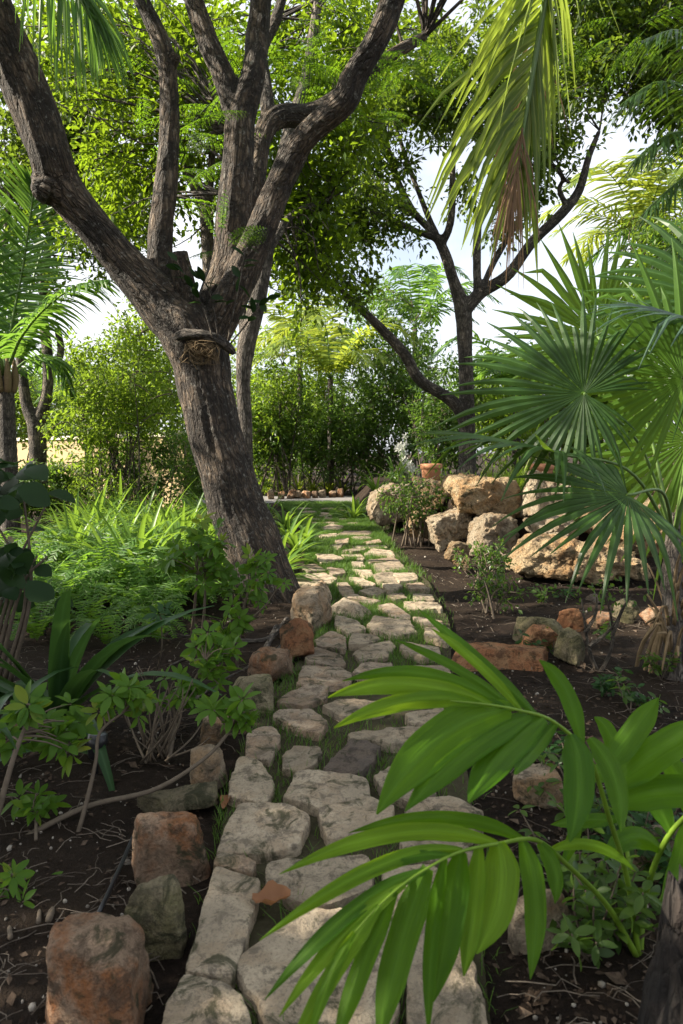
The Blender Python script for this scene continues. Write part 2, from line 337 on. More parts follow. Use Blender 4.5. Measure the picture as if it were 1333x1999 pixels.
def path_mask(x, y):
    l = np.interp(y, PATHL[:, 1], PATHL[:, 0]); r = np.interp(y, PATHR[:, 1], PATHR[:, 0])
    d = np.minimum(x - l, r - x); d = np.where(y > PATHL[-1, 1] + 5, -1, d)
    return np.clip(d / .25 + 1.2, 0, 1)
def gz(x, y):
    x = np.atleast_1d(np.asarray(x, float)); y = np.atleast_1d(np.asarray(y, float))
    q = np.stack([x, y, 0 * x], 1)
    n = .035 * fbm(q * 1.1, 3) + .012 * vnoise(q * 7)
    return bed_raise(x, y) + n * (1 - path_mask(x, y)) * np.clip((16.5 - y) / 1.0, 0, 1) - .012
def grid_axis(lo, hi, fine_lo, fine_hi, step):
    a = [fine_lo]; s = step
    while a[-1] < hi: a.append(a[-1] + (step if a[-1] < fine_hi else s)); s = s * 1.12 if a[-1] > fine_hi else s
    b = [fine_lo]; s = step
    while b[-1] > lo: s *= 1.12; b.append(b[-1] - s)
    return np.array(b[::-1][:-1] + a)
gx = grid_axis(-150, 150, -4, 5, .06); gy = grid_axis(-60, 300, .3, 13, .06)
X, Y_ = np.meshgrid(gx, gy); Zg = gz(X.ravel(), Y_.ravel())
nx, ny = len(gx), len(gy); i, j = np.meshgrid(np.arange(ny - 1), np.arange(nx - 1), indexing='ij'); b0 = (i * nx + j).ravel()
g = MB().add(np.stack([X.ravel(), Y_.ravel(), Zg], 1), np.stack([b0, b0 + 1, b0 + nx + 1, b0 + nx], 1)).build('ground', SOIL); g['kind'] = 'structure'
ys = np.linspace(PATHL[0, 1], PATHL[-1, 1] + .4, 90); us = np.linspace(0, 1, 14)
lx = np.interp(ys, PATHL[:, 1], PATHL[:, 0]); rx = np.interp(ys, PATHR[:, 1], PATHR[:, 0])
V = np.stack([lx[:, None] * (1 - us) + rx[:, None] * us, np.repeat(ys[:, None], 14, 1), np.full((90, 14), .02)], -1)
i, j = np.meshgrid(np.arange(89), np.arange(13), indexing='ij'); b0 = (i * 14 + j).ravel()
g = MB().add(V, np.stack([b0, b0 + 1, b0 + 15, b0 + 14], 1)).build('path', BED); g['kind'] = 'structure'
mb = MB(); xs = np.linspace(-4.2, 2.2, 40)
V = np.stack([np.stack([xs, 16.9 - .02 * xs ** 2 * .3, 0 * xs + .006], 1), np.stack([xs, 19.6 - .02 * xs ** 2 * .3, 0 * xs + .006], 1)], 1).reshape(-1, 3)
b0 = np.arange(39) * 2; g = mb.add(V, np.stack([b0, b0 + 2, b0 + 3, b0 + 1], 1)).build('road', ROADM); g['kind'] = 'structure'

# ------------------------------------------------------------------ rocks
def ico(sub):
    bm = bmesh.new(); bmesh.ops.create_icosphere(bm, subdivisions=sub, radius=1)
    v = np.array([p.co[:] for p in bm.verts]); f = np.array([[q.index for q in p.verts] for p in bm.faces]); bm.free(); return v, f
ICO = {k: ico(k) for k in (1, 4, 5, 6)}
def rock(size, seed, yaw=0, sub=5, p=14, chamfer=9, rough=.05, tilt=(0, 0), jit=.22, pit=0, taper=(0, 0)):
    r = np.random.default_rng(seed); d, f = ICO[sub]
    N = [np.array(q, float) for q in ((1, 0, 0), (-1, 0, 0), (0, 1, 0), (0, -1, 0), (0, 0, 1), (0, 0, -1))]
    N = [nrm(q + jit * r.normal(size=3) * (.5 if abs(q[2]) else 1)) for q in N]; D = [1 + .1 * r.normal() for _ in N]
    for k in range(chamfer):
        q = nrm(r.normal(size=3) * np.array([1, 1, .8])); q[2] = abs(q[2]); N.append(q); D.append(np.abs(q).sum() * r.uniform(.6, .86))
    N = np.array(N); D = np.array(D); p = p * 1.9 if p > 9 else p * 1.3
    s = np.maximum(d @ N.T / D, 0); R = (s ** p).sum(1) ** (-1 / p)
    q = d * 1.7 + seed * 3.1
    v = d * R[:, None]
    lo, hi = v.min(0), v.max(0); v = (v - (lo + hi) / 2) / (hi - lo)
    v[:, 1] *= 1 + taper[0] * v[:, 0]; v[:, 2] = (v[:, 2] + .5) * (1 + taper[1] * v[:, 0]) - .5
    v = v * np.array(size); gm_ = float(np.prod(size)) ** (1 / 3); q = v / gm_ * 1.9 + seed * 3.1
    dis = rough * .5 * fbm(q, 5) + rough * .3 * fbm(q * 5, 4)
    if pit:
        w = np.abs(fbm(q * 1.3 + 40, 3)); dis = dis - pit * .22 * np.clip(.3 - w, 0, 1) ; w2 = vnoise(q * 7 + 9); dis = dis - pit * .06 * np.clip(w2 - .25, 0, 1)
    v = v + nrm(d * np.array(size)[None] ** -.3) * (dis * gm_)[:, None]
    ax, ay = tilt; c, s_ = math.cos(ax), math.sin(ax); v = v @ np.array([[1, 0, 0], [0, c, s_], [0, -s_, c]])
    c, s_ = math.cos(ay), math.sin(ay); v = v @ np.array([[c, 0, -s_], [0, 1, 0], [s_, 0, c]])
    c, s_ = math.cos(yaw), math.sin(yaw); v = v @ np.array([[c, s_, 0], [-s_, c, 0], [0, 0, 1]])
    return v, f
def put_rock(name, px0, px1, pyt, pyb, h, mat, seed, label, cat, group=None, z0=None, Yd=None, dep=None, sink=.03, **kw):
    """a rock that stands on the ground at the sight line of pyb, or hangs at depth Yd."""
    if Yd is None:
        yf = G(0, pyb)[1]; t = ray(0, pyt); yb = (H - h) * -t[1] / t[2] if t[2] < 0 else yf + .5
        d = max(min(yb - yf, .95 * M(px1 - px0, yf) * 1.5), .5 * M(px1 - px0, yf)); yc = yf + d / 2; zb = -sink
        h = h + sink
    else:
        yc = Yd; zb = P(0, pyb, Yd - (dep or .6) / 2)[2]; zt = P(0, pyt, Yd)[2]; h = zt - zb; d = dep or .6
    w = M(px1 - px0, yc - d * .15); x = ((px0 + px1) / 2 - 666.5) / F * (yc - d * .15) / (CP)
    v, f = rock((w, d, h), seed, **kw)
    lo, hi = v.min(0), v.max(0); v = v - (lo + hi) / 2; v[:, 2] -= v[:, 2].min(); v[:, 1] *= d / (hi[1] - lo[1]); v = v + np.array([x, yc, zb])
    for _ in range(5):      # size it so that it fills the outline it has in the picture
        z = (v[:, 1]) * CP - (v[:, 2] - H) * SP; q = 666.5 + F * v[:, 0] / z; yy = 999.5 - F * ((v[:, 2] - H) * CP + v[:, 1] * SP) / z
        cx = (v[:, 0].min() + v[:, 0].max()) / 2; kx = np.clip((px1 - px0) / (q.max() - q.min()), .5, 2); v[:, 0] = cx + (v[:, 0] - cx) * kx + ((px0 + px1) - (q.max() + q.min())) / 2 / F * yc
        b_ = v[:, 2].min(); k = int(yy.argmin()); zt = H + ((999.5 - pyt) / F * CP - SP) / (CP + (999.5 - pyt) / F * SP) * v[k, 1]
        v[:, 2] = b_ + (v[:, 2] - b_) * np.clip((zt - b_) / max(v[k, 2] - b_, .01), .6, 1.6)
    loc = ((v[:, 0].min() + v[:, 0].max()) / 2, yc, zb)
    o = MB().add(v, f, .5).build(name, mat, loc=loc); o.data.set_sharp_from_angle(angle=math.radians(30)); return T(o, label, cat, group)
GE = 'edging rocks along the left side of the path'
E = [
 (88, 300, 1780, 2075, .17, BRST, 1, 'big rust brown block at the near end of the left path edging', dict(yaw=-.12, p=18, chamfer=5, jit=.1)),
 (228, 366, 1706, 1872, .16, MSST, 2, 'olive mossy edging block just beyond the big rust brown block', dict(yaw=.2, p=16, chamfer=6)),
 (256, 412, 1583, 1728, .16, BRST, 3, 'rounded edging rock with an orange top and black lichen patch', dict(yaw=.05, p=12)),
 (266, 426, 1525, 1592, .10, MSST, 4, 'wedge shaped edging rock tapering to a point over the soil', dict(yaw=-.1, p=16, taper=(.9, .6))),
 (370, 447, 1452, 1548, .13, TNST, 5, 'upright tan edging rock behind the wedge shaped rock', dict(yaw=.3)),
 (388, 452, 1372, 1470, .15, TNST, 6, 'tall pale edging rock half covered by an umbrella plant tuft', dict(yaw=-.2, p=18)),
 (450, 535, 1315, 1402, .14, MSST, 7, 'dark shaded edging rock below the orange sided rounded rock', dict(yaw=.3, p=9)),
 (483, 575, 1262, 1342, .16, BRST, 8, 'rounded edging rock with an orange left side and pale top', dict(yaw=.1, p=10)),
 (545, 614, 1206, 1300, .22, ORST, 9, 'orange edging rock propped up against the big pale rock', dict(yaw=.6, p=18, tilt=(-.3, .2))),
 (567, 650, 1143, 1240, .27, TNST, 10, 'largest pale brown rounded edging rock beside the tree trunk', dict(yaw=-.2, p=9)),
 (603, 648, 1132, 1185, .16, TNST, 12, 'small rounded edging rock behind the largest pale brown one', dict(p=9)),
]
for (a, b, c, d, h, m, s, lab, kw) in E:
    kw = dict(dict(jit=.34, chamfer=15, rough=.075), **{k: v for k, v in kw.items() if k not in ('jit', 'chamfer')}); put_rock('edging_rock', a, b, c, d, h, m, s, lab, 'rock', GE, **kw)
GB = 'limestone boulders holding up the right bed'
BD = [
 (714, 808, 942, 1030, 11.3, 1.1, BOULW, 21, 'rounded grey boulder at the far left end of the boulder wall', dict(p=7)),
 (804, 884, 930, 1004, 10.3, .9, BOULD, 22, 'knobbly cream boulder directly below the left terracotta pot', dict(p=8)),
 (862, 1032, 923, 1022, 8.9, 1.0, BOULD, 23, 'large sunlit golden boulder on top of the boulder wall', dict(p=7, taper=(0, -.5))),
 (1008, 1120, 915, 1034, 8.4, .9, BOULW, 24, 'pinkish boulder below the right terracotta pot', dict(p=9, tilt=(0, .2))),
 (830, 930, 990, 1080, 8.8, .8, BOULW, 25, 'brown grey sloping boulder under the left end of the golden boulder', dict(p=8, tilt=(0, -.35))),
 (908, 1014, 1000, 1098, 8.3, .8, BOULW, 26, 'whitish smooth boulder supporting the golden boulder', dict(p=8)),
 (866, 922, 1055, 1119, 7.45, .4, BOULD, 27, 'small upright slab leaning at the foot of the whitish boulder', dict(p=14, tilt=(0, .4))),
 (985, 1272, 1040, 1148, 6.9, .9, BOULD, 28, 'long low pitted boulder lying on the soil behind the fan palm', dict(p=8, taper=(0, -.4))),
 (1160, 1360, 962, 1108, 7.1, .9, BOULD, 29, 'tall rough ochre boulder at the right edge of the picture', dict(p=8, taper=(0, .2))),
 (1120, 1230, 985, 1052, 7.9, .7, BOULD, 30, 'shaded boulder between the pinkish boulder and the rough ochre one', dict(p=9)),
 (1020, 1130, 1000, 1066, 7.8, .7, BOULW, 32, 'pale boulder wedged between the pinkish boulder and the long low one', dict(p=9)),
 (1230, 1350, 930, 1000, 8.2, .8, BOULW, 33, 'pale boulder behind the tall rough ochre one', dict(p=8)),
 (790, 846, 996, 1056, 9.6, .6, BOULD, 31, 'low ochre boulder hidden behind the leafy shrub by the path', dict(p=8)),
]
for (a, b, c, d, yd, dp, m, s, lab, kw) in BD:
    put_rock('boulder', a, b, c, d, 0, m, s, lab, 'boulder', GB, Yd=yd, dep=dp, sub=6, rough=.13, pit=.5, chamfer=10, **kw)
GR = 'broken rocks in the soil right of the path'
RR = [
 (866, 1070, 1253, 1318, .12, ORST, 41, 'long flat orange slab lying beside the path under the palm leaf', dict(p=14, yaw=-.1)),
 (1000, 1112, 1203, 1270, .17, MSST, 42, 'cream and grey rock behind the orange wedge', dict(p=16)),
 (1012, 1090, 1218, 1286, .24, ORST, 43, 'bright orange wedge leaning on the cream and grey rock', dict(p=22, tilt=(.2, .3), sink=-.02)),
 (1080, 1146, 1187, 1236, .17, ORST, 44, 'orange capped rock at the back of the rock group', dict(p=16, tilt=(0, -.2))),
 (1080, 1142, 1224, 1312, .16, MSST, 45, 'dark mossy block under the orange capped rock', dict(p=16, yaw=.5)),
 (1144, 1200, 1192, 1232, .11, BRST, 46, 'reddish rock lying flat beside the bare forked shrub', dict(p=12)),
 (1195, 1250, 1168, 1215, .14, MSST, 47, 'grey pointed rock between the reddish rock and the palm trunk', dict(p=16)),
 (1247, 1312, 1182, 1224, .13, BRST, 48, 'two toned orange and cream rock next to the palm trunk', dict(p=12)),
 (990, 1122, 1735, 1858, .13, TNST, 49, 'cream angular rock under the hanging foreground leaves', dict(p=18, yaw=.4)),
 (1000, 1110, 1490, 1580, .1, TNST, 50, 'shaded tan rock edging the path behind the foreground leaves', dict(p=12)),
 (1110, 1170, 1470, 1520, .08, BRST, 51, 'small brown stone in the soil behind the foreground palm', dict(p=12)),
 (1228, 1350, 1610, 1722, .16, TNST, 52, 'pale rock half hidden by small leaves at the right edge', dict(p=10)),
 (1258, 1350, 1512, 1580, .12, TNST, 53, 'tan rock at the right edge above the pale rock', dict(p=10)),
 (1142, 1176, 1158, 1176, .04, SLATE, 54, 'small grey stone chip on the open soil', dict(p=12)),
]
for (a, b, c, d, h, m, s, lab, kw) in RR:
    sk = kw.pop('sink', .03); kw.setdefault('jit', .34); kw.setdefault('chamfer', 13); kw.setdefault('rough', .07); put_rock('rock', a, b, c, d, h, m, s, lab, 'rock', GR, sink=sk, **kw)

# ------------------------------------------------------------------ paving stones (outlines on the ground, then slabs with uneven tops)
PV = [
 ('long narrow slab lying lengthwise beside the mossy edging block', 'P', [(420,1703),(510,1728),(490,1800),(457,1908),(362,1902)]),
 ('small broken reddish brick piece at the head of the long narrow slab', 'W', [(427,1672),(470,1680),(500,1690),(490,1708),(462,1706),(417,1699)]),
 ('large roughly six sided slab beside the orange topped edging rock', 'P', [(465,1580),(552,1582),(606,1604),(585,1652),(516,1668),(422,1666)]),
 ('rounded slab cut by the bottom edge of the picture', 'P', [(364,1916),(430,1922),(470,1950),(490,2010),(480,2090),(310,2090),(320,1985)]),
 ('biggest slab with a pointed left corner under the front leaf tips', 'P', [(468,1880),(588,1784),(740,1790),(775,1830),(770,2000),(640,2080),(516,1990)]),
 ('grey slab below the foreground leaves at the bottom edge', 'P', [(835,1800),(900,1810),(925,1900),(955,2030),(800,2060),(795,1900)]),
 ('slab seen through the gaps of the lower foreground frond', 'P', [(745,1695),(850,1690),(870,1780),(800,1795),(750,1785)]),
 ('slab beside the curled brown dry leaf', 'P', [(522,1690),(560,1677),(720,1672),(728,1740),(640,1775),(570,1758),(520,1728)]),
 ('squarish cream slab touched by the tip of the upper frond', 'P', [(620,1584),(719,1569),(765,1590),(770,1625),(640,1643)]),
 ('broad cream slab with a straight right side below the grey slate', 'P', [(554,1560),(578,1513),(602,1509),(713,1527),(720,1560),(622,1580)]),
 ('block shaped slab beside the tan edging rock', 'P', [(467,1485),(506,1490),(536,1536),(518,1575),(445,1557),(449,1530)]),
 ('small oval cream stone between mossy joints', 'P', [(554,1470),(575,1455),(620,1456),(629,1470),(614,1491),(587,1506),(552,1500)]),
 ('dark slate coloured paver shaped like a diamond', 'S', [(629,1512),(662,1470),(686,1449),(744,1461),(725,1491),(701,1515)]),
 ('moss covered paver beside the tall pale edging rock', 'W', [(482,1434),(530,1419),(548,1440),(530,1482),(479,1482)]),
 ('humped tan paver left of the foreground frond tips', 'W', [(530,1401),(548,1389),(608,1386),(641,1413),(622,1436),(572,1422)]),
 ('long cream paver just above the dark slate paver', 'P', [(680,1430),(780,1424),(870,1425),(880,1445),(780,1458),(689,1446)]),
 ('tan paver below the tips of the upper frond', 'P', [(630,1380),(668,1365),(740,1366),(752,1389),(668,1401)]),
 ('half shaded mottled paver in front of the dark edging rock', 'W', [(538,1370),(562,1353),(605,1339),(640,1345),(635,1362),(595,1378)]),
 ('cream paver right of the dark slate paver', 'P', [(731,1518),(765,1497),(840,1500),(850,1550),(790,1568),(743,1538)]),
 ('cream paver behind the arch of the lower frond', 'P', [(795,1572),(880,1562),(945,1590),(920,1635),(790,1640)]),
 ('paver framed by leaflets at the arch of the lower frond', 'P', [(780,1652),(900,1642),(930,1685),(800,1688)]),
 ('wide brown paver in front of the orange sided rounded rock', 'W', [(579,1335),(592,1298),(665,1302),(686,1315),(681,1335),(619,1345)]),
 ('paver behind the frond tips with cracked surface', 'P', [(790,1400),(870,1385),(905,1400),(890,1420),(800,1418)]),
 ('rough brown paver beside the propped orange rock', 'W', [(595,1292),(612,1264),(665,1276),(675,1295),(660,1303)]),
 ('tan paver tight against the largest edging rock', 'W', [(615,1252),(645,1234),(675,1246),(675,1270),(622,1264)]),
 ('pale trapezoid paver below the low pale slab', 'P', [(681,1262),(686,1234),(731,1232),(744,1246),(704,1264)]),
 ('sloping rounded paver with grass at its lower edge', 'P', [(688,1275),(710,1262),(760,1249),(770,1262),(757,1282),(704,1290)]),
 ('rounded wide paver left of the orange slab', 'P', [(782,1265),(790,1254),(853,1262),(860,1282),(826,1289),(787,1277)]),
 ('flat brown paver above the frond tips', 'W', [(688,1312),(708,1293),(764,1292),(770,1308),(760,1322),(708,1330)]),
 ('paver partly hidden by the uppermost frond leaflets', 'P', [(777,1315),(810,1300),(872,1296),(882,1322),(787,1327)]),
 ('low pale slab stretching across the middle of the path', 'P', [(718,1223),(731,1209),(797,1216),(813,1237),(764,1242),(724,1232)]),
 ('grey brown paver at the foot of the wedge shaped kerb slab', 'P', [(655,1208),(690,1214),(716,1228),(678,1239),(652,1223)]),
 ('layered brown paver with fine cracks beside the wedge slab', 'W', [(737,1183),(764,1180),(802,1203),(797,1213),(760,1203)]),
 ('square cream paver on the right edge near the orange slab', 'P', [(830,1229),(876,1228),(884,1246),(873,1259),(830,1246)]),
 ('reddish paver on the right edge under the highest leaf tip', 'W', [(805,1206),(863,1213),(864,1226),(826,1223)]),
 ('oblong pale paver at the right edge under the leaf tip', 'P', [(787,1176),(853,1178),(863,1191),(797,1191)]),
 ('square pale paver at the right edge level with the tree foot', 'P', [(807,1158),(843,1160),(848,1174),(807,1173)]),
 ('warm tan corner paver at the bend of the right edge', 'W', [(795,1143),(820,1138),(836,1152),(800,1153)]),
 ('lichen spotted paver at the right edge above the tan corner one', 'P', [(768,1123),(808,1119),(813,1133),(780,1137)]),
 ('diamond shaped paver enclosed by grass near the right edge', 'P', [(748,1141),(775,1138),(783,1148),(757,1159)]),
 ('flat grey paver left of the lichen spotted paver', 'P', [(731,1126),(764,1122),(773,1136),(739,1136)]),
 ('ribbed cream paver at the right edge beside a grass tuft', 'P', [(731,1105),(775,1097),(787,1110),(739,1118)]),
 ('thick ochre paver above the ribbed cream paver', 'W', [(718,1095),(764,1086),(777,1096),(724,1102)]),
 ('thin pale paver at the right edge above the thick ochre one', 'P', [(714,1082),(729,1073),(764,1077),(768,1084)]),
 ('leaf shaped grey paver in the grassy middle of the path', 'P', [(683,1128),(703,1127),(731,1140),(713,1146),(690,1136)]),
 ('oblong grey paver in the grass above the leaf shaped one', 'P', [(688,1113),(724,1113),(727,1123),(716,1127)]),
 ('pale mottled paver in the middle below the leaf shaped one', 'P', [(703,1154),(734,1147),(752,1156),(729,1164)]),
 ('tiny square paver in the middle of the grassy stretch', 'P', [(688,1100),(706,1099),(713,1107),(690,1109)]),
 ('tiny upright paver beside the thick ochre one', 'P', [(697,1089),(711,1086),(710,1096),(699,1097)]),
 ('brown paver under the grass beside the oblong pale paver', 'W', [(754,1163),(785,1160),(795,1171),(770,1173)]),
 ('long dark ribbed paver running beside the wedge shaped slab', 'W', [(664,1161),(693,1161),(744,1174),(724,1180),(683,1171)]),
 ('shaded paver at the left edge beside the small rounded rock', 'W', [(659,1138),(678,1136),(690,1157),(664,1159)]),
 ('large flat paver at the left edge under the lily leaves', 'P', [(619,1084),(652,1085),(670,1092),(647,1099),(627,1101)]),
 ('brown paver at the left edge below the large flat one', 'W', [(639,1109),(668,1112),(673,1120),(647,1123)]),
 ('large pale slab just behind the small rounded edging rock', 'P', [(583,1123),(632,1120),(652,1131),(642,1141),(588,1141)]),
 ('warm paver under the lily leaves beside the trunk', 'W', [(586,1105),(614,1100),(634,1115),(600,1117)]),
 ('small pale triangular paver at the left of the grassy stretch', 'P', [(670,1076),(693,1071),(714,1073),(690,1078)]),
 ('narrow pale paver lying across the grass', 'P', [(668,1083),(703,1081),(706,1086),(678,1088)]),
 ('small white paver in the grass left of centre', 'P', [(645,1066),(670,1064),(664,1071)]),
 ('broad brown paver at the right edge before the curve', 'W', [(662,1046),(675,1036),(718,1035),(726,1038),(718,1046)]),
 ('long flat paver in front of the broad brown one', 'P', [(688,1051),(718,1049),(728,1053),(700,1055)]),
 ('ochre paver at the right edge beside dark soil', 'W', [(709,1059),(739,1056),(743,1061),(718,1063)]),
 ('thin long paver between two strips of grass', 'P', [(690,1067),(700,1065),(749,1065),(752,1069),(720,1070)]),
 ('square brown paver at the centre before the curve', 'W', [(655,1056),(680,1053),(678,1061),(658,1062)]),
 ('grey oblong paver at the inside of the curve', 'P', [(619,1045),(655,1043),(657,1048),(638,1050)]),
 ('pale humped paver at the curve', 'P', [(629,1030),(647,1025),(668,1030),(662,1035),(634,1036)]),
]
POLYS = []
def chaikin(p, n):
    for _ in range(n):
        q = np.roll(p, -1, 0); p = np.stack([.93 * p + .07 * q, .07 * p + .93 * q], 1).reshape(-1, 2)
    return p
def paver(poly_w, h, mat, seed, label, group):
    r = np.random.default_rng(seed); c = poly_w.mean(0)
    poly = c + (poly_w - c) * (1.04 if c[1] < 6 else 1.17)
    if np.sum(poly[:, 0] * np.roll(poly[:, 1], -1) - np.roll(poly[:, 0], -1) * poly[:, 1]) < 0: poly = poly[::-1]
    POLYS.append(poly)
    o = chaikin(poly, 2); 
    L = np.concatenate([[0], np.cumsum(np.linalg.norm(np.diff(np.vstack([o, o[:1]]), axis=0), axis=1))]); m = 72
    t = np.linspace(0, L[-1], m, endpoint=False); oo = np.vstack([o, o[:1]])
    o = np.stack([np.interp(t, L, oo[:, 0]), np.interp(t, L, oo[:, 1])], 1)
    sz = math.sqrt(np.prod(np.ptp(o, axis=0)))
    o = o + nrm(o - c) * (sz * .022 * fbm(np.c_[o * 14 / max(sz, .1) * .6, np.full(m, seed)], 3))[:, None]
    S = [0, .2, .38, .54, .68, .8, .895, .955, .983, .996, 1.008]; Zs = [1, 1, 1, 1, 1, 1, 1, .985, .95, .82, -.6]
    V = [np.array([[c[0], c[1], h]])]
    tl = r.normal(size=2) * .03
    for s, z in zip(S[1:], Zs[1:]):
        q = c + s * (o - c); n = .12 * h * fbm(np.c_[q * 5, np.full(m, seed * 1.7)], 4) + .07 * h * fbm(np.c_[q * 28, np.full(m, seed * 1.7)], 3) + ((q - c) @ tl)
        V.append(np.c_[q, h * z + (n if z > .5 else n * .5)])
    V[0][0, 2] += V[1][:, 2].mean() - h
    V = np.vstack(V); k = len(S) - 1; fs = [np.array([[0, 1 + a, 1 + (a + 1) % m] for a in range(m)])]
    a = np.arange(m); a2 = (a + 1) % m
    fs.append(np.vstack([np.stack([1 + i * m + a, 1 + (i + 1) * m + a, 1 + (i + 1) * m + a2, 1 + i * m + a2], 1) for i in range(k - 1)]))
    ob = MB().add(V, fs).build('paving_stone', mat, loc=(c[0], c[1], 0)); ob.data.set_sharp_from_angle(angle=math.radians(32)); return T(ob, label + (' in the stone path' if len(label.split()) < 13 and 'path' not in label else ''), 'paving stone', group)
GP = 'stone pavers of the garden path'
for k, (lab, mk, pl) in enumerate(PV):
    h = .06 if min(p[1] for p in pl) > 1280 else .055
    w = np.array([G(x, y, h * .8)[:2] for x, y in pl])
    paver(w, h * random.uniform(.85, 1.15), {'P': PAVE, 'W': PAVEW, 'S': SLATE}[mk], 100 + k, lab, GP)
r = random.Random(3)
for yy in (1022, 1014, 1007, 1001, 995.5):
    l = np.interp(yy, ROWS[::-1, 0], ROWS[::-1, 1]) + 18; rr_ = np.interp(yy, ROWS[::-1, 0], ROWS[::-1, 2]) - 8
    x = l
    while x < rr_ - 8:
        w_ = r.uniform(20, 36); hh = r.uniform(2.0, 3.0); y0 = yy + r.uniform(-1.2, 1.2)
        if r.random() < .8:
            pl = [(x, y0 - hh * .2), (x + w_ * .3, y0 - hh), (x + w_ * .8, y0 - hh * .8), (x + w_, y0 + hh * .3), (x + w_ * .6, y0 + hh), (x + w_ * .15, y0 + hh * .8)]
            paver(np.array([G(a, b, .03)[:2] for a, b in pl]), .035, r.choice([PAVE, PAVEW]), int(x * 7 + yy), 'small flat paver in the grass at the far curved end of the path', GP)
        x += w_ + r.uniform(2, 8)
# wedge shaped slab standing proud of the left edge
put_rock('kerb_slab', 640, 735, 1166, 1216, .13, PAVE, 77, 'wedge shaped grey slab raised on the left edge of the path', 'rock', GE, p=18, taper=(-.7, -.5), yaw=-.35)
for k in range(9):
    x0 = 524 + k * 16.5 + random.uniform(-2, 2)
    put_rock('kerb_stone', x0, x0 + random.uniform(13, 20), 956 - k * .3 + random.uniform(-3, 4), 975.5 - k * .5, .15, BRST if k % 3 else TNST, 300 + k, 'dark stone in the low kerb row beyond the grey road', 'kerb stone', 'kerb stones beyond the grey road', p=12, sub=4)

# ------------------------------------------------------------------ trees
def skeleton(limbs):
    """limbs: list of [(px,py,depth,radius_px)...] -> list of (points, radii)"""
    out = []
    for L in limbs:
        p = np.array([P(a, b, d) for a, b, d, _ in L]); r = np.array([M(q, d) for _, _, d, q in L]); n = max(8, len(L) * 6)
        rr = np.interp(np.linspace(0, len(L) - 1, n), np.arange(len(L)), r); out.append((crom(p, n), rr))
    return out
def wood(sk, voxel, smooth=4, rough=.05):
    mb = MB()
    for p, r in sk: tube(mb, p, r, 14)
    # a knob at each limb end closes it roundly
    o = mb.build('tmp', None); md = o.modifiers.new('r', 'REMESH'); md.mode = 'VOXEL'; md.voxel_size = voxel
    sm = o.modifiers.new('s', 'SMOOTH'); sm.iterations = smooth; sm.factor = .5
    dg = bpy.context.evaluated_depsgraph_get(); me = bpy.data.meshes.new_from_object(o.evaluated_get(dg))
    n = len(me.vertices); V = np.empty(n * 3); me.vertices.foreach_get('co', V); V = V.reshape(-1, 3)
    Nn = np.empty(n * 3); me.vertices.foreach_get('normal', Nn); Nn = Nn.reshape(-1, 3)
    lt = np.empty(len(me.polygons), np.int32); me.polygons.foreach_get('loop_total', lt); lv = np.empty(len(me.loops), np.int32); me.loops.foreach_get('vertex_index', lv)
    st = np.cumsum(lt) - lt; fs = []
    for k in np.unique(lt):
        s = st[lt == k]; fs.append(lv[s[:, None] + np.arange(k)[None]])
    bpy.data.objects.remove(o)
    best = np.full(n, 1e9); U = np.zeros((n, 3)); off = 0
    for p, r in sk:
        t, a, b = frames(p); L = np.concatenate([[0], np.cumsum(np.linalg.norm(np.diff(p, axis=0), axis=1))])
        for s in range(0, n, 20000):
            v = V[s:s + 20000]; d = np.linalg.norm(v[:, None] - p[None], axis=2) - r[None] ; k = d.argmin(1); dd = d[np.arange(len(v)), k]
            w = v - p[k]; al = (w * t[k]).sum(1)
            u = np.stack([(w * a[k]).sum(1), (w * b[k]).sum(1), L[k] + al + off], 1)
            q = dd < best[s:s + 20000]; U[s:s + 20000][q] = u[q]; best[s:s + 20000][q] = dd[q]
        off += 7.3
    amp = rough * .12
    V = V + Nn * (amp * fbm(np.c_[U[:, :2] * 5, U[:, 2] * 1.6], 3) + amp * .7 * fbm(np.c_[U[:, :2] * 22, U[:, 2] * 3.2], 3))[:, None]
    return MB().add(V, fs, .5, U)
def inblob(n, r): 
    v = r.normal(size=(n, 3)); v = nrm(v) * (r.random((n, 1)) ** .45); return v
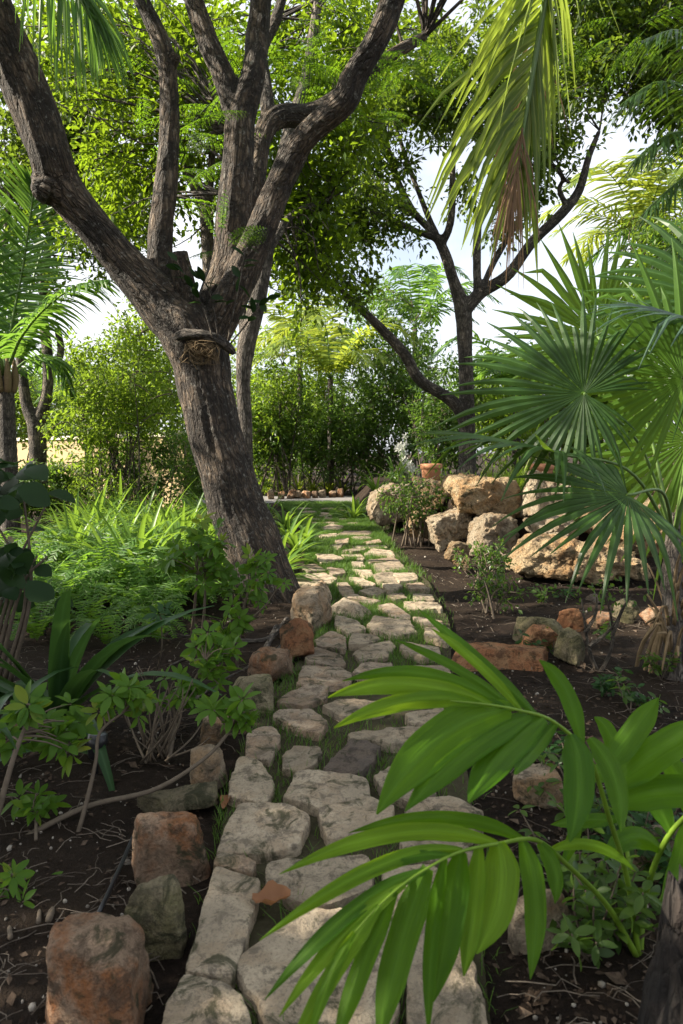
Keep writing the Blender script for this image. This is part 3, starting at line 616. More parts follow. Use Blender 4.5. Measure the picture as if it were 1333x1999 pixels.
def crown(blobs, leaf, per, R, tpl=LEAF2, seed=1, sk=None, up=.2, world=False, twfrac=.35, keep=None):
    """leaves in many small twig clusters; returns (foliage MB, twig MB)."""
    r = np.random.default_rng(seed); C = []
    for bl in blobs:
        if world: x, y, z, a, b, c, n = bl; q = np.array([x, y, z]) + inblob(n, r) * np.array([a, b, c])
        else:
            px, py, a, b, d, dd, n = bl; v = inblob(n, r)
            q = np.array([P(px + a * w[0], py + b * w[1], d + dd * w[2]) for w in v])
        C.append(q)
    C = np.vstack(C)
    N = len(C)
    fo, tw = MB(), MB()
    ax = nrm(r.normal(size=(N, 3)) + np.array([0, 0, up])); Ls = R * r.uniform(.7, 1.4, N)
    cnt = np.maximum(4, (per * r.uniform(.5, 1.5, N)).astype(int)); idx = np.repeat(np.arange(N), cnt); m = len(idx)
    t = r.random(m); pos = C[idx] + ax[idx] * (Ls[idx] * (t - .4) * 1.6)[:, None]
    rad = nrm(r.normal(size=(m, 3)) + .3 * ax[idx]); pos = pos + rad * (Ls[idx] * .42 * r.random(m) ** .6)[:, None]
    dirs = rad + .5 * ax[idx] + np.array([0, 0, -.35]); sz = leaf * r.uniform(.6, 1.25, m)
    ck = r.random(N); rnd = np.clip(.6 * r.random(m) + .4 * ck[idx], 0, 1)
    leaves(fo, pos, dirs, sz, tpl, rnd=rnd)
    S = np.vstack([p for p, _ in sk]) if sk else None
    for k in range(N):
        a0 = C[k] - ax[k] * Ls[k] * .6; a1 = C[k] + ax[k] * Ls[k] * .7
        tube(tw, [a0, C[k] + r.normal(size=3) * .04 * R, a1], [R * .014, R * .01, R * .004], 3, cap=False)
        if S is not None and r.random() < twfrac:
            d = np.linalg.norm(S - C[k], axis=1); q = S[d.argmin()]
            if d.min() < 3.2:
                mid = (q + a0) / 2 + r.normal(size=3) * .12 * d.min() + np.array([0, 0, .1 * d.min()])
                tube(tw, [q, mid, a0], [.012 + .006 * d.min(), .009, R * .014], 4, n=7, cap=False)
    return fo, tw
def tree(name, label, limbs, bark, blobs, leafmat, leaf, per, R, seed, voxel=None, group=None, tpl=LEAF2, world=False, smooth=4, rough=.05):
    sk = skeleton(limbs) if not world else [(crom(np.array(l)[:, :3], 24), np.interp(np.linspace(0, len(l) - 1, 24), np.arange(len(l)), np.array(l)[:, 3])) for l in limbs]
    base = sk[0][0][0]; root = thing(name, label, 'tree', base, group)
    if voxel: w = wood(sk, voxel, smooth, rough)
    else:
        w = MB()
        for p, r in sk: tube(w, p, r, 10)
    w.build('trunk', bark, root)
    if blobs:
        fo, tw = crown(blobs, leaf, per, R, tpl, seed, sk, world=world)
        cr = fo.build('crown', leafmat, root, smooth=False); tw.build('twigs', bark, cr)
    return root, sk

MAIN = [
 [(534,1225,6.05,92),(530,1190,6.03,70),(517,1150,6.0,63),(502,1100,6,59),(486,1050,6,57),(464,1000,6,54),(450,950,6,53),(437,900,6,53),(421,850,6,53),(411,800,6,53),(399,750,6,53),(391,700,6,57),(366,642,5.98,60),(325,600,5.95,50),(275,550,5.9,40),(230,500,5.85,36),(190,452,5.8,36),(146,400,5.75,38),(112,352,5.7,43),(96,300,5.6,41),(61,200,5.5,41),(22,100,5.4,39),(-18,0,5.3,37),(-80,-160,5.1,32),(-120,-330,4.9,22)],
 [(306,580,6,30),(311,510,6.05,23),(314,450,6.1,21),(324,350,6.15,19),(331,250,6.2,18),(328,150,6.2,18),(321,100,6.2,18),(300,50,6.2,17),(277,0,6.2,16),(240,-100,6.2,15),(215,-220,6.2,10)],
 [(96,372,5.6,30),(76,362,5.56,24),(62,352,5.52,12)],
 [(335,120,6.2,17),(346,104,6.18,9)],[(600,262,5.62,18),(588,250,5.55,10)],
 [(372,600,5.9,24),(356,540,5.85,19),(349,492,5.8,15)],
 [(392,690,6.05,45),(418,610,6.1,42),(440,540,6.1,35),(450,500,6.1,33),(456,400,6.1,31),(464,300,6.1,29),(470,222,6.1,29),(494,150,6.1,22),(502,75,6.15,21),(511,0,6.15,20),(518,-100,6.2,17),(522,-250,6.3,10)],
 [(466,235,6.1,24),(438,150,6.1,20),(405,75,6.1,18),(379,0,6.1,17),(345,-120,6.1,14),(312,-260,6,10)],
 [(410,660,6,36),(452,580,5.95,33),(484,510,5.9,30),(512,450,5.85,28),(540,374,5.8,26),(575,300,5.7,25),(614,250,5.6,24),(672,198,5.5,24),(693,150,5.45,24),(737,75,5.35,23),(766,0,5.3,23),(800,-120,5.1,20),(860,-300,4.8,13)],
 [(455,480,6.4,20),(495,360,6.5,19),(512,270,6.6,19),(540,230,6.7,20),(600,225,6.9,20),(645,205,7,19),(700,160,7.05,15),(760,110,7.1,11),(830,70,7.3,7)],
 [(524,250,6.65,16),(520,175,6.8,13),(512,100,7,11),(545,20,7.2,9),(565,-80,7.3,7)],
 [(512,1205,5.85,26),(455,1228,5.6,16),(400,1256,5.35,8)],
 [(552,1205,5.8,28),(580,1232,5.55,16),(594,1252,5.4,7)],
 [(492,1190,6.2,28),(420,1185,6.3,15),(350,1195,6.4,7)],
]
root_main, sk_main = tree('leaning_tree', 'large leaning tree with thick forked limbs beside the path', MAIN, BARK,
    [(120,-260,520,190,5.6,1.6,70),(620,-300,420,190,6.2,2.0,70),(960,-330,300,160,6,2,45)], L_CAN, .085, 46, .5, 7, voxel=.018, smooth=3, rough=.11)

TR2 = [[(470,1060,7.6,20),(479,870,7.6,14),(475,750,7.6,14),(481,675,7.6,18),(500,600,7.6,17),(517,500,7.7,15),(528,420,7.8,14),(560,280,8,14),(600,140,8.3,11),(620,0,8.6,8)],
       [(484,690,7.6,12),(468,590,7.9,9),(440,480,8.2,8),(430,400,8.3,7),(450,250,8.4,5)],
       [(528,430,7.8,10),(580,330,8.2,9),(640,200,8.6,8),(700,60,9,6)], [(516,500,7.7,10),(570,420,8.2,7),(640,390,8.8,4)]]
tree('slender_tree', 'slender tree standing right behind the leaning tree', TR2, BARK2,
    [(420,170,300,220,9.3,1.4,140),(620,300,130,190,9.0,1.0,72),(600,520,110,90,8.8,.9,36),(250,360,110,150,9.5,1,60),(650,60,170,110,9.2,1.2,64),(560,430,110,120,8.8,.8,42),(200,100,200,140,9,1.2,60)], L_CAN, .1, 50, .42, 8, voxel=.018, smooth=2)
TR3 = [[(420,1010,8.9,16),(416,700,8.9,14),(410,560,8.9,13),(405,480,8.9,12),(400,405,8.9,14),(373,352,9,9),(356,298,9.1,5),(330,180,9.2,4)],[(402,430,8.9,9),(412,330,9,7),(420,200,9.2,5)]]
tree('pale_tree', 'pale barked thin tree glimpsed between limbs of the leaning tree', TR3, BARKP,
    [(330,100,160,160,10.2,1,80),(430,330,90,140,10.2,.9,34),(180,420,90,80,10,.8,22)], L_CAN, .1, 48, .42, 9, voxel=.02, smooth=2)
MID = [[(912,960,13,18.7),(911,775,13,14.8),(908,690,13,14.0),(904,610,13,16.4),(884,545,13,10.9),(866,490,13,10.1),(846,455,13,7.8),(806,412,13,7.0),(775,350,13.1,6.2),(752,270,13.2,4.7),(740,200,13.3,3.1)],
       [(860,482,13,7.8),(880,430,12.9,7.0),(884,330,12.8,5.5),(888,240,12.7,3.9)],[(850,465,13,7.0),(815,452,12.8,6.2),(770,432,12.6,6.2),(720,412,12.4,5.5),(668,392,12.2,3.9),(620,370,12,2.3)],
       [(908,606,13,14.0),(938,572,13,11.7),(990,538,13,10.9),(1040,472,12.9,10.1),(1098,415,12.8,9.4),(1130,372,12.8,7.8),(1150,305,12.7,6.2),(1170,255,12.6,3.9)],
       [(932,575,13,8.6),(931,470,13.1,7.8),(938,420,13.1,7.0),(965,340,13.2,5.5),(990,240,13.3,3.9)],
       [(1108,405,12.8,5.5),(1092,372,12.7,4.7),(1100,352,12.6,3.9),(1112,356,12.5,3.1)],[(940,565,13,7.0),(970,500,13.4,6.2),(1030,400,13.6,4.7),(1070,300,13.8,3.1)],
       [(866,490,13,6.2),(835,420,13.3,5.5),(800,330,13.5,4.7),(770,240,13.6,3.9)], [(800,420,13,5.5),(760,390,13.3,3.9),(740,380,13.6,2.3)],
       [(912,830,13,14.0),(885,785,12.9,11.7),(820,742,12.7,10.9),(790,692,12.6,10.9),(742,640,12.5,9.4),(690,590,12.4,7.0),(660,560,12.3,4.7)]]
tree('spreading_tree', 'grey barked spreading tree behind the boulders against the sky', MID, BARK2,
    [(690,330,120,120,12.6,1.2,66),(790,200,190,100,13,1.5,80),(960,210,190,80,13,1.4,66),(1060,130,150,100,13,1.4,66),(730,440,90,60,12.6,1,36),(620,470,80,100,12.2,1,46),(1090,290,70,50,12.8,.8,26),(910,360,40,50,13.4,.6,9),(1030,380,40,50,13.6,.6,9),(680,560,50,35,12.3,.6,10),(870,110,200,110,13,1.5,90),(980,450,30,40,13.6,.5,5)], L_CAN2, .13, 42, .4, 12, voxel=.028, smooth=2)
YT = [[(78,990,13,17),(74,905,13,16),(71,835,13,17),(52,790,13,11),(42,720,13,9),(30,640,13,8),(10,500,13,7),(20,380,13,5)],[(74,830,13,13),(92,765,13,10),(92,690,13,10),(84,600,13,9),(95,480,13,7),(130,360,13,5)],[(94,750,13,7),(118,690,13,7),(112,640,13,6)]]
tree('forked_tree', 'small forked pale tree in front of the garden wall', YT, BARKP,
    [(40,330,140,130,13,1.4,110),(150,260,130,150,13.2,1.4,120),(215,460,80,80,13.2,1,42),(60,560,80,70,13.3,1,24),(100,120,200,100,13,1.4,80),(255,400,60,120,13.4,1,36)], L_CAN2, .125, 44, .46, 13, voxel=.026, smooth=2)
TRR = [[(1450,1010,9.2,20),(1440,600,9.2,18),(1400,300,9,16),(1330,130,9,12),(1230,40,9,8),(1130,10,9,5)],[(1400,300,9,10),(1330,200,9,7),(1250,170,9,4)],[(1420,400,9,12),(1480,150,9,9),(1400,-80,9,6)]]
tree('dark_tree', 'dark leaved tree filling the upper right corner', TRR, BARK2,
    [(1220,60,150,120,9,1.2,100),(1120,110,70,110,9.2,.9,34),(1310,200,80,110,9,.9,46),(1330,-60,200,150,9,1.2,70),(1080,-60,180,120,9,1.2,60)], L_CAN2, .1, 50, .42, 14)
# tall trees left of the view whose shade falls over the near garden
def shade_tree(x, y, h, seed, label, r=1.9):
    lim = [[(x, y, -.1, .24), (x + .1, y + .1, h * .35, .19), (x - .1, y, h * .7, .12), (x, y + .2, h * 1.05, .05)], [(x, y, h * .4, .12), (x + r * .5, y - .3, h * .65, .08), (x + r * .8, y, h * .85, .04)], [(x, y, h * .45, .12), (x - r * .4, y + r * .4, h * .7, .08), (x - r * .5, y + r * .7, h * .9, .04)], [(x, y, h * .5, .1), (x, y - r * .5, h * .7, .07), (x, y - r * .8, h * .9, .03)]]
    tree('shade_tree', label, lim, BARK2, [(x, y, h * .78, r, r, h * .3, 105), (x, y, h * .52, r * .8, r * .8, h * .16, 40)], L_CAN2, .16, 40, .55, seed, world=True, group='shade trees left of the garden')
shade_tree(-5.6, 2.2, 5.6, 51, 'broad shade tree left of the near end of the path')
shade_tree(-7.4, 3.6, 6.6, 52, 'taller shade tree left of the leaning tree')
shade_tree(-4.6, -.6, 5.6, 53, 'shade tree standing behind the viewer on the left')

# ------------------------------------------------------------------ feathery leaves
def bipinnate(mb, base, d, L, r, pairs=9, pl=.3, droop=.5):
    d = nrm(np.array(d, float)); n = 10; p = [np.array(base, float)]; dd = d.copy()
    for k in range(n): dd = nrm(dd + np.array([0, 0, -droop / n])); p.append(p[-1] + dd * L / n)
    p = np.array(p); t = nrm(np.gradient(p, axis=0)); up = nrm(np.array([0, 0, 1.]) + .35 * r.normal(size=3)); s = nrm(np.cross(t, up)); 
    tube(mb, p, np.linspace(.004, .0015, n + 1), 3, cap=False, rnd=.2)
    us = np.linspace(.15, 1, pairs); pos = []; dr = []; sz = []
    for u in us:
        k = u * n; i = min(int(k), n - 1); q = p[i] + (p[i + 1] - p[i]) * (k - i); ln = pl * L * math.sin(math.pi * (.16 + .76 * u)) 
        for sg in (-1, 1):
            dv = nrm(t[i] * .45 + sg * s[i] + np.array([0, 0, -.25])); m = 11; w = np.linspace(.12, 1, m)
            c = q + dv * ln * w[:, None] + np.array([0, 0, -.06]) * (w ** 2)[:, None] * L
            pp = nrm(np.cross(np.cross(t[i], s[i]), dv))
            for h in (-1, 1): pos.append(c); dr.append(np.repeat((dv * .5 + h * pp)[None], m, 0)); sz.append(np.full(m, ln * .19) * (1.05 - .5 * w))
    leaves(mb, np.vstack(pos), np.vstack(dr), np.concatenate(sz), LEAF2, rnd=np.clip(r.random(len(np.concatenate(sz))) * .5 + r.random() * .5, 0, 1), up=up)
fe = MB(); r = np.random.default_rng(4)
for (px, py, a, b, d, n) in [(400,270,55,90,6.9,13),(430,180,60,60,7,6),(560,150,70,90,7.2,9),(600,60,80,60,7.2,7),(470,40,50,50,7,4),(770,140,50,60,6.6,7),(820,110,60,40,7,6),(300,180,30,60,6.9,4),(1230,60,70,60,6.5,6),(740,230,60,40,7.2,3),(640,150,50,60,7.3,4)]:
    for k in range(n):
        q = P(px + a * r.normal() * .6, py + b * r.normal() * .6, d + .4 * r.normal()); an = r.uniform(0, 6.3)
        bipinnate(fe, q, (math.cos(an), math.sin(an) * .5, r.uniform(-.4, .3)), r.uniform(.35, .6), r)
fe.build('feathery_leaves', L_FEA, root_main, smooth=False)
sp = MB()
for (px, py, dx, dz, L) in [(432,455,.15,1,.32),(425,470,-.25,.8,.28),(445,480,.5,.4,.3),(470,470,.7,.4,.25),(420,490,-.5,-.1,.25)]:
    bipinnate(sp, P(px, py, 5.75), (dx, -.3, dz), L, r, 9, .36, .4)
T(sp.build('fern_sprig', L_FERN, loc=tuple(P(432, 480, 5.75))), 'bright fern growing from the fork of the leaning tree', 'fern')
# orchid on a slab of driftwood tied below the fork
mb = MB(); tube(mb, [P(340,656,5.8),P(362,650,5.72),P(392,652,5.69),P(424,664,5.71),P(446,682,5.78),P(454,694,5.85)], [.035,.052,.05,.052,.042,.03], 14, 26, jit=.05)
mb.V[0][:, 2] = (mb.V[0][:, 2] - mb.V[0][:, 2].mean()) * .8 + mb.V[0][:, 2].mean() + .012 * fbm(mb.V[0] * 14, 3); T(mb.build('driftwood', BARK2, loc=tuple(P(400,665,5.5))), 'curved driftwood slab fixed across the leaning trunk', 'driftwood')
rt = MB()
for k in range(110):
    a = P(random.uniform(360, 432), random.uniform(664, 680), 5.7); b = P(random.uniform(365, 430), random.uniform(684, 712), 5.72)
    tube(rt, [a, (a + b) / 2 + RNG.normal(size=3) * .05, b], [.003, .003, .002], 3, 5, rnd=random.random(), cap=False)
orc = thing('orchid_plant', 'leafy orchid growing in the fork above the driftwood', 'orchid', P(405, 640, 5.45))
rt.build('roots', FIBRE, orc); st = MB(); lf = MB()
for (pts) in ([(415,660),(400,610),(375,560),(345,510)],[(425,660),(418,610),(405,560),(392,545)],[(445,665),(455,610),(470,540),(478,480)],[(450,670),(475,640),(500,605),(520,585)]):
    q = np.array([P(a, b, 5.62) for a, b in pts]); tube(st, q, [.007,.007,.006,.004], 5, 12)
    for u in np.linspace(.45, 1, 8):
        c = crom(q, 30)[int(u * 29)]; leaves(lf, c[None], np.array([[RNG.normal(), RNG.normal() * .5 - .3, .4 + .4 * RNG.normal()]]), np.array([.13]), OVAL)
st.build('stem', BARKP, orc); lf.build('foliage', L_DARK, orc)

# ------------------------------------------------------------------ palms
def frond(mb_l, mb_r, pts, nl, Ln, w, ang=(75, 35), droop=.6, vee=.15, start=.12, rad=(.02, .004), normal=None, k=5, seed=0, lj=.12, rs=.25, wtip=.1, sides=(-1, 1), fold=.3):
    r = np.random.default_rng(seed); n = 60; p = crom(pts, n); t = nrm(np.gradient(p, axis=0))
    up = np.array([0, 0, 1.]) if normal is None else np.array(normal, float)
    s = nrm(np.cross(t, up)); nn = np.cross(s, t)
    tube(mb_r, p[::3], np.linspace(rad[0], rad[1], n)[::3], 6)
    u = np.linspace(start, .995, nl); f = u * (n - 1); i = np.minimum(f.astype(int), n - 2); fr = (f - i)[:, None]
    for sg in sides:
        b = p[i] * (1 - fr) + p[i + 1] * fr; v = (u - start) / (1 - start)
        prof = np.sin(np.pi * np.clip(.18 + .74 * v, 0, 1)) ** .7 * (1 + lj * r.normal(size=nl)); ln = Ln * np.maximum(prof, .15)
        a = np.radians(ang[0] + (ang[1] - ang[0]) * v + 6 * r.normal(size=nl))[:, None]
        d = nrm(np.cos(a) * t[i] + np.sin(a) * sg * s[i] + (vee + .08 * r.normal(size=(nl, 1))) * nn[i])
        pt = [b]; dd = d
        for q in range(k - 1):
            dd = nrm(dd + np.array([0, 0, -1.]) * (droop * (1 + rs * r.normal(size=(nl, 1))) / (k - 1))); pt.append(pt[-1] + dd * (ln / (k - 1))[:, None])
        pt = np.stack(pt, 1); tan = nrm(np.gradient(pt, axis=1))
        sd = nrm(np.cross(tan, np.repeat(nn[i][:, None], k, 1) + .25 * r.normal(size=(nl, 1, 3))))
        x = np.linspace(0, 1, k); wp = np.minimum(1, .5 + 2.2 * x) * (1 - x ** 2.2 * (1 - wtip))
        strips(mb_l, pt, w * wp[None] * (1 + .12 * r.normal(size=(nl, 1))), sd, r.random(nl), fold)
def palm_trunk(mb, base, top, r0, r1, n=40):
    t = np.linspace(0, 1, n)[:, None]; p = base * (1 - t) + top * t
    rr = np.linspace(r0, r1, n) * (1 + .05 * (np.arange(n) % 2)); tube(mb, p, rr, 16)
# coconut palm at the left
b = np.array([*P(15, 900, 11)[:2], -.05]); top = P(10, 735, 11)
cp = thing('coconut_palm', 'coconut palm with ringed grey trunk at the left edge', 'palm', b)
m = MB(); palm_trunk(m, b, top, .15, .12); m.build('trunk', PALMT, cp)
FR = [([(10,730,11),(22,640,11),(45,520,10.8),(62,400,10.6),(66,360,10.5)], .75, (0, -1, .15), 46, .25),
      ([(12,730,11),(40,660,10.8),(90,600,10.6),(150,558,10.4),(212,545,10.2)], .62, None, 46, 1.1),
      ([(5,730,11),(-10,600,11),(-30,480,10.8),(-80,400,10.6)], .8, (0, -1, .2), 40, .5),
      ([(5,735,11),(-60,660,10.8),(-150,630,10.4),(-230,680,10)], .8, None, 40, 1.0),
      ([(12,725,11),(60,560,11.8),(100,450,12.4),(160,400,13)], .75, (0, -1, .3), 40, .6),
      ([(10,740,11),(60,700,11.4),(110,700,11.8),(140,760,12)], .6, None, 30, 1.2),
      ([(5,735,11),(10,620,12),(0,480,13),(-40,430,13.5)], .8, (0, -1, .3), 40, .5)]
for k, (pts, Ln, nr, nl, dr) in enumerate(FR):
    a, c = MB(), MB(); frond(a, c, [P(*q) for q in pts], int(nl * 1.3), Ln, .027, droop=dr, normal=nr, seed=60 + k, rad=(.03, .006), vee=.1 if nr is not None else .05)
    c.build('rachis', GSTEM, a.build('frond', L_PALM, cp, smooth=False))
m = MB()
for k in range(16): 
    a_ = k * .9; q = np.array([math.cos(a_) * .13, math.sin(a_) * .13, 0]); tube(m, [top + q * .9 + np.array([0, 0, -.25]), top + q * 1.25 + np.array([0, 0, -.02]), top + q * 1.1 + np.array([0, 0, .3])], [.05, .06, .015], 5, 8)
m.build('leaf_base', FIBRE, cp)
# palm whose long fronds hang down from the top of the picture
def hanging(name, label, base, top, frs, trunk_r, mat, seed):
    root = thing(name, label, 'palm', base); m = MB(); palm_trunk(m, np.array(base, float), np.array(top, float), trunk_r, trunk_r * .8); m.build('trunk', PALMT, root)
    for k, f in enumerate(frs):
        a, c = MB(), MB(); frond(a, c, f['p'], f['n'], f['L'], f['w'], seed=seed + k, **f.get('k', {})); c.build('rachis', f.get('rm', GSTEM), a.build('frond', f.get('m', mat), root, smooth=False))
    return root
tp = np.array([1.75, .9, 4.4])
F1 = dict(p=[tp, P(1110,-330,2.4), P(1085,-160,2.9), P(1062,0,3.1), P(1040,130,3.15), P(1022,250,3.18), P(1012,350,3.2)], m=L_PALMH, n=50, L=.7, w=.0155, k=dict(ang=(72, 30), droop=1.0, vee=.05, start=.3, normal=(.25, -1, .1), rs=.45, sides=(1,), lj=.16))
F1b = dict(p=[p_ + np.array([.01, .02, 0]) for p_ in F1['p']], n=34, L=.5, w=.015, k=dict(ang=(30, 12), droop=1.8, vee=.0, start=.3, normal=(.25, -1, .1), rs=.5, sides=(-1,), lj=.35), m=L_PALMH)
F1c = dict(p=[P(1046,60,3.2), P(1030,180,3.22), P(1015,300,3.24), P(1000,400,3.25)], n=16, L=.42, w=.0045, k=dict(ang=(42, 8), droop=2.0, vee=.0, start=.05, normal=(.2, -1, 0), rs=.4, lj=.35, rad=(.006, .002)), m=BROWNF, rm=BROWNF)
F1d = dict(p=[P(1020,250,3.15), P(1010,330,3.15), P(1000,400,3.15)], n=13, L=.4, w=.005, k=dict(ang=(34, 6), droop=2.0, vee=.0, start=.05, normal=(.1, -1, 0), rs=.4, lj=.3, rad=(.005, .002)), m=BROWNF, rm=BROWNF)
F2 = dict(p=[tp, np.array([2.2, 1.9, 5.0]), np.array([2.6, 3.0, 4.9]), np.array([2.8, 3.9, 4.3])], n=40, L=.6, w=.015, k=dict(droop=1.0, start=.2))
F3 = dict(p=[tp, np.array([1.6, 0.2, 5.1]), np.array([1.2, -1.0, 5.0]), np.array([.9, -1.8, 4.2])], n=40, L=.6, w=.015, k=dict(droop=1.0, start=.2))
F4 = dict(p=[tp, np.array([2.6, .6, 5.1]), np.array([3.5, .4, 5.0]), np.array([4.2, .2, 4.2])], n=40, L=.6, w=.015, k=dict(droop=1.0, start=.2))
hanging('hanging_palm', 'palm whose yellow green frond with brown tips hangs from the top', (1.9, .8, -.05), tp, [F1, F1b, F1c, F1d, F2, F3, F4], .13, L_PALMY, 80)
tp = np.array([-2.6, .9, 4.5])
F1 = dict(p=[tp, P(-60,-360,3.2), P(30,-200,3.3), P(95,-90,3.4), P(150,-10,3.45), P(190,60,3.5)], n=40, L=.5, w=.009, m=L_PALM, k=dict(ang=(60, 20), droop=1.8, vee=0, start=.35, normal=(0, -1, .3), rs=.3))
F2 = dict(p=[tp, np.array([-2.5, 1.8, 5.2]), np.array([-2.6, 2.8, 5.3]), np.array([-2.8, 3.6, 4.9])], n=40, L=.6, w=.015, k=dict(droop=1.2, start=.2))
F3 = dict(p=[tp, np.array([-3.5, .8, 5.2]), np.array([-4.4, .6, 5.0]), np.array([-5, .5, 4.2])], n=40, L=.6, w=.015, k=dict(droop=1.0, start=.2))
F4 = dict(p=[tp, np.array([-2.3, .0, 5.2]), np.array([-2.0, -1, 5.0]), np.array([-1.8, -1.8, 4.2])], n=40, L=.6, w=.015, k=dict(droop=1.0, start=.2))
hanging('hanging_palm', 'palm whose thin frond tips hang over the upper left corner', (-2.7, .6, -.05), tp, [F1, F2, F3, F4], .12, L_PALMY, 90)
# dark palm at the right edge, upper half
b = np.array([*P(1440, 1000, 7.0)[:2], .5]); tp = P(1440, 330, 7.0)
dp = thing('dark_palm', 'palm with dark drooping fronds at the upper right edge', 'palm', b); m = MB(); palm_trunk(m, b, tp, .12, .09); m.build('trunk', PALMT, dp)
for k, pts in enumerate([[(1440,330,7),(1370,200,6.8),(1290,160,6.6),(1215,200,6.5)],[(1440,330,7),(1380,270,6.8),(1310,260,6.6),(1240,310,6.5)],[(1440,330,7),(1390,330,6.8),(1330,350,6.6),(1262,410,6.5)],[(1440,330,7),(1400,120,6.8),(1330,60,6.6),(1250,80,6.5)],[(1440,330,7),(1500,200,6.8),(1580,250,6.6),(1640,360,6.5)],[(1440,340,7),(1400,400,6.8),(1350,450,6.6),(1290,500,6.5)]]):
    a, c = MB(), MB(); frond(a, c, [P(*q) for q in pts], 38, .5, .016, droop=1.1, vee=.0, seed=110 + k, rad=(.016, .004)); c.build('rachis', GSTEM, a.build('frond', L_FAN, dp, smooth=False))
# feather palms beyond
def bg_palm(px, pyt, d, nf, L, mat, label, seed, pyb=None, base_z=0, grp=None, up=1.0, trunk_r=.1, leaf=.45):
    tp = P(px, pyt, d); b = np.array([tp[0], tp[1], base_z - .05]); root = thing('feather_palm', label, 'palm', b, grp); r = np.random.default_rng(seed)
    m = MB(); palm_trunk(m, b, tp, trunk_r, trunk_r * .8, 24); m.build('trunk', PALMT, root)
    for k in range(nf):
        an = k * 2.4 + r.uniform(-.3, .3); e = up * r.uniform(.35, 1.15); v = np.array([math.cos(an), math.sin(an), 0]); l = L * r.uniform(.8, 1.15)
        p = [tp, tp + v * l * .3 + np.array([0, 0, l * .38 * e]), tp + v * l * .65 + np.array([0, 0, l * .52 * e]), tp + v * l * 1.0 + np.array([0, 0, l * (.5 * e - .2)])]
        a, c = MB(), MB(); frond(a, c, p, 30, leaf * l, .016 * l * .8 + .008, droop=.7, vee=.2, seed=seed * 31 + k, rad=(.015, .004), k=4); c.build('rachis', GSTEM, a.build('frond', mat, root, smooth=False))
GF = 'feather palms in the background'
bg_palm(645, 740, 21.2, 14, 2.6, L_PALMY, 'yellow green feather palm at the end of the path', 201, grp=GF, up=1.5, leaf=.28)
bg_palm(810, 640, 24, 14, 2.6, L_PALM, 'feather palm with upright fronds left of the spreading tree', 202, grp=GF, up=1.4, leaf=.25)
bg_palm(585, 690, 25, 12, 2.6, L_PALMY, 'tall feather palm behind the yellow green one', 203, grp=GF, up=1.2, leaf=.3)
bg_palm(1255, 470, 17, 14, 2.5, L_PALMY, 'sunlit feather palm beyond the dark palm on the right', 204, grp=GF, up=1.1, leaf=.28)
bg_palm(1010, 770, 15, 13, 1.7, L_PALM, 'low feather palm behind the trunk of the spreading tree', 205, base_z=.4, grp=GF, up=1.2, leaf=.35)
bg_palm(170, 800, 17, 10, 1.6, L_PALM, 'low feather palm between the forked tree and the bright shrub', 206, grp=GF, up=1.1, leaf=.35)
bg_palm(1360, 560, 13, 12, 2.2, L_PALM, 'feather palm behind the fan palm at the right edge', 207, base_z=.5, grp=GF, up=1.1, leaf=.3)

# fan palm
def fan(mb, c, nor, mid, R, n=36, span=300, rnd0=.4, seed=0, droop=.25, split=.45, w=None, cup=.15, ecc=.25):
    r = np.random.default_rng(seed); nor = nrm(np.array(nor, float)); mid = np.array(mid, float); mid = nrm(mid - nor * mid.dot(nor)); sd = np.cross(nor, mid)
    th = np.radians(np.linspace(-span / 2, span / 2, n) + .16 * span / n * r.normal(size=n)); k = 8
    x = np.array([.02, .12, .28, .45, .6, .76, .9, 1.0]); d = np.cos(th)[:, None] * mid + np.sin(th)[:, None] * sd
    Rn = R * (1 - ecc * (np.abs(th) / np.pi) ** 1.3) * (1 + .05 * r.normal(size=n))
    pts = c + d[:, None] * (Rn[:, None] * x)[..., None] + nor * (cup * R * x ** 1.5 * (1 - 1.3 * x))[None, :, None] * 1.0
    z = np.array([0, 0, -1.]); pts = pts + z * (droop * Rn[:, None] * (np.clip(x - .4, 0, 1) ** 2)[None])[..., None] * (1 + .9 * r.normal(size=(n, 1, 1)))
    pts = pts + (nor * .05 + 0 * z) * (Rn * r.normal(size=n))[:, None, None] * (np.clip(x - .45, 0, 1) ** 1.5)[None, :, None]
    bent = (r.random(n) < .12)[:, None, None]; pts = pts + z * bent * (Rn[:, None] * (np.clip(x - .72, 0, 1) * .9)[None])[..., None]
    half = np.radians(span / (n - 1)) / 2
    wj = np.tan(half) * Rn[:, None] * x[None] * 1.02
    wmax = np.tan(half) * Rn[:, None] * split
    xx = np.clip((x - split) / (1 - split), 0, 1); wd = np.where(x[None] <= split, wj, wmax * (1 - xx[None] ** 1.5) * (1 - .1 * xx[None]) + .0015)
    tan = nrm(np.gradient(pts, axis=1)); s = nrm(np.cross(tan, np.broadcast_to(nor, pts.shape)) + .12 * r.normal(size=(n, 1, 3)) * xx[None, :, None])
    strips(mb, pts, wd, s, np.clip(rnd0 + .35 * r.normal(size=n), 0, 1), .45)
fb = G(1318, 1338); ft = P(1312, 1120, 3.9)
fp = thing('fan_palm', 'fan palm with round pleated leaves and fibrous trunk on the right', 'palm', fb)
m = MB(); tube(m, [fb + np.array([0, 0, -.05]), (fb + ft) / 2, ft, ft + np.array([.02, .05, .35])], [.07, .055, .06, .03], 12, 24, jit=.06); m.build('trunk', PALMT, fp)
m = MB()
for k in range(26):
    a_ = random.uniform(0, 6.28); z0 = random.uniform(0, .35); q = np.array([math.cos(a_), math.sin(a_), 0]); s0 = fb + (ft - fb) * random.uniform(.15, .9)
    tube(m, [s0 + q * .05, s0 + q * .1 + np.array([0, 0, .12]), s0 + q * .2 + np.array([0, 0, random.uniform(-.1, .3)])], [.012, .01, .005], 4, 6, rnd=random.random())
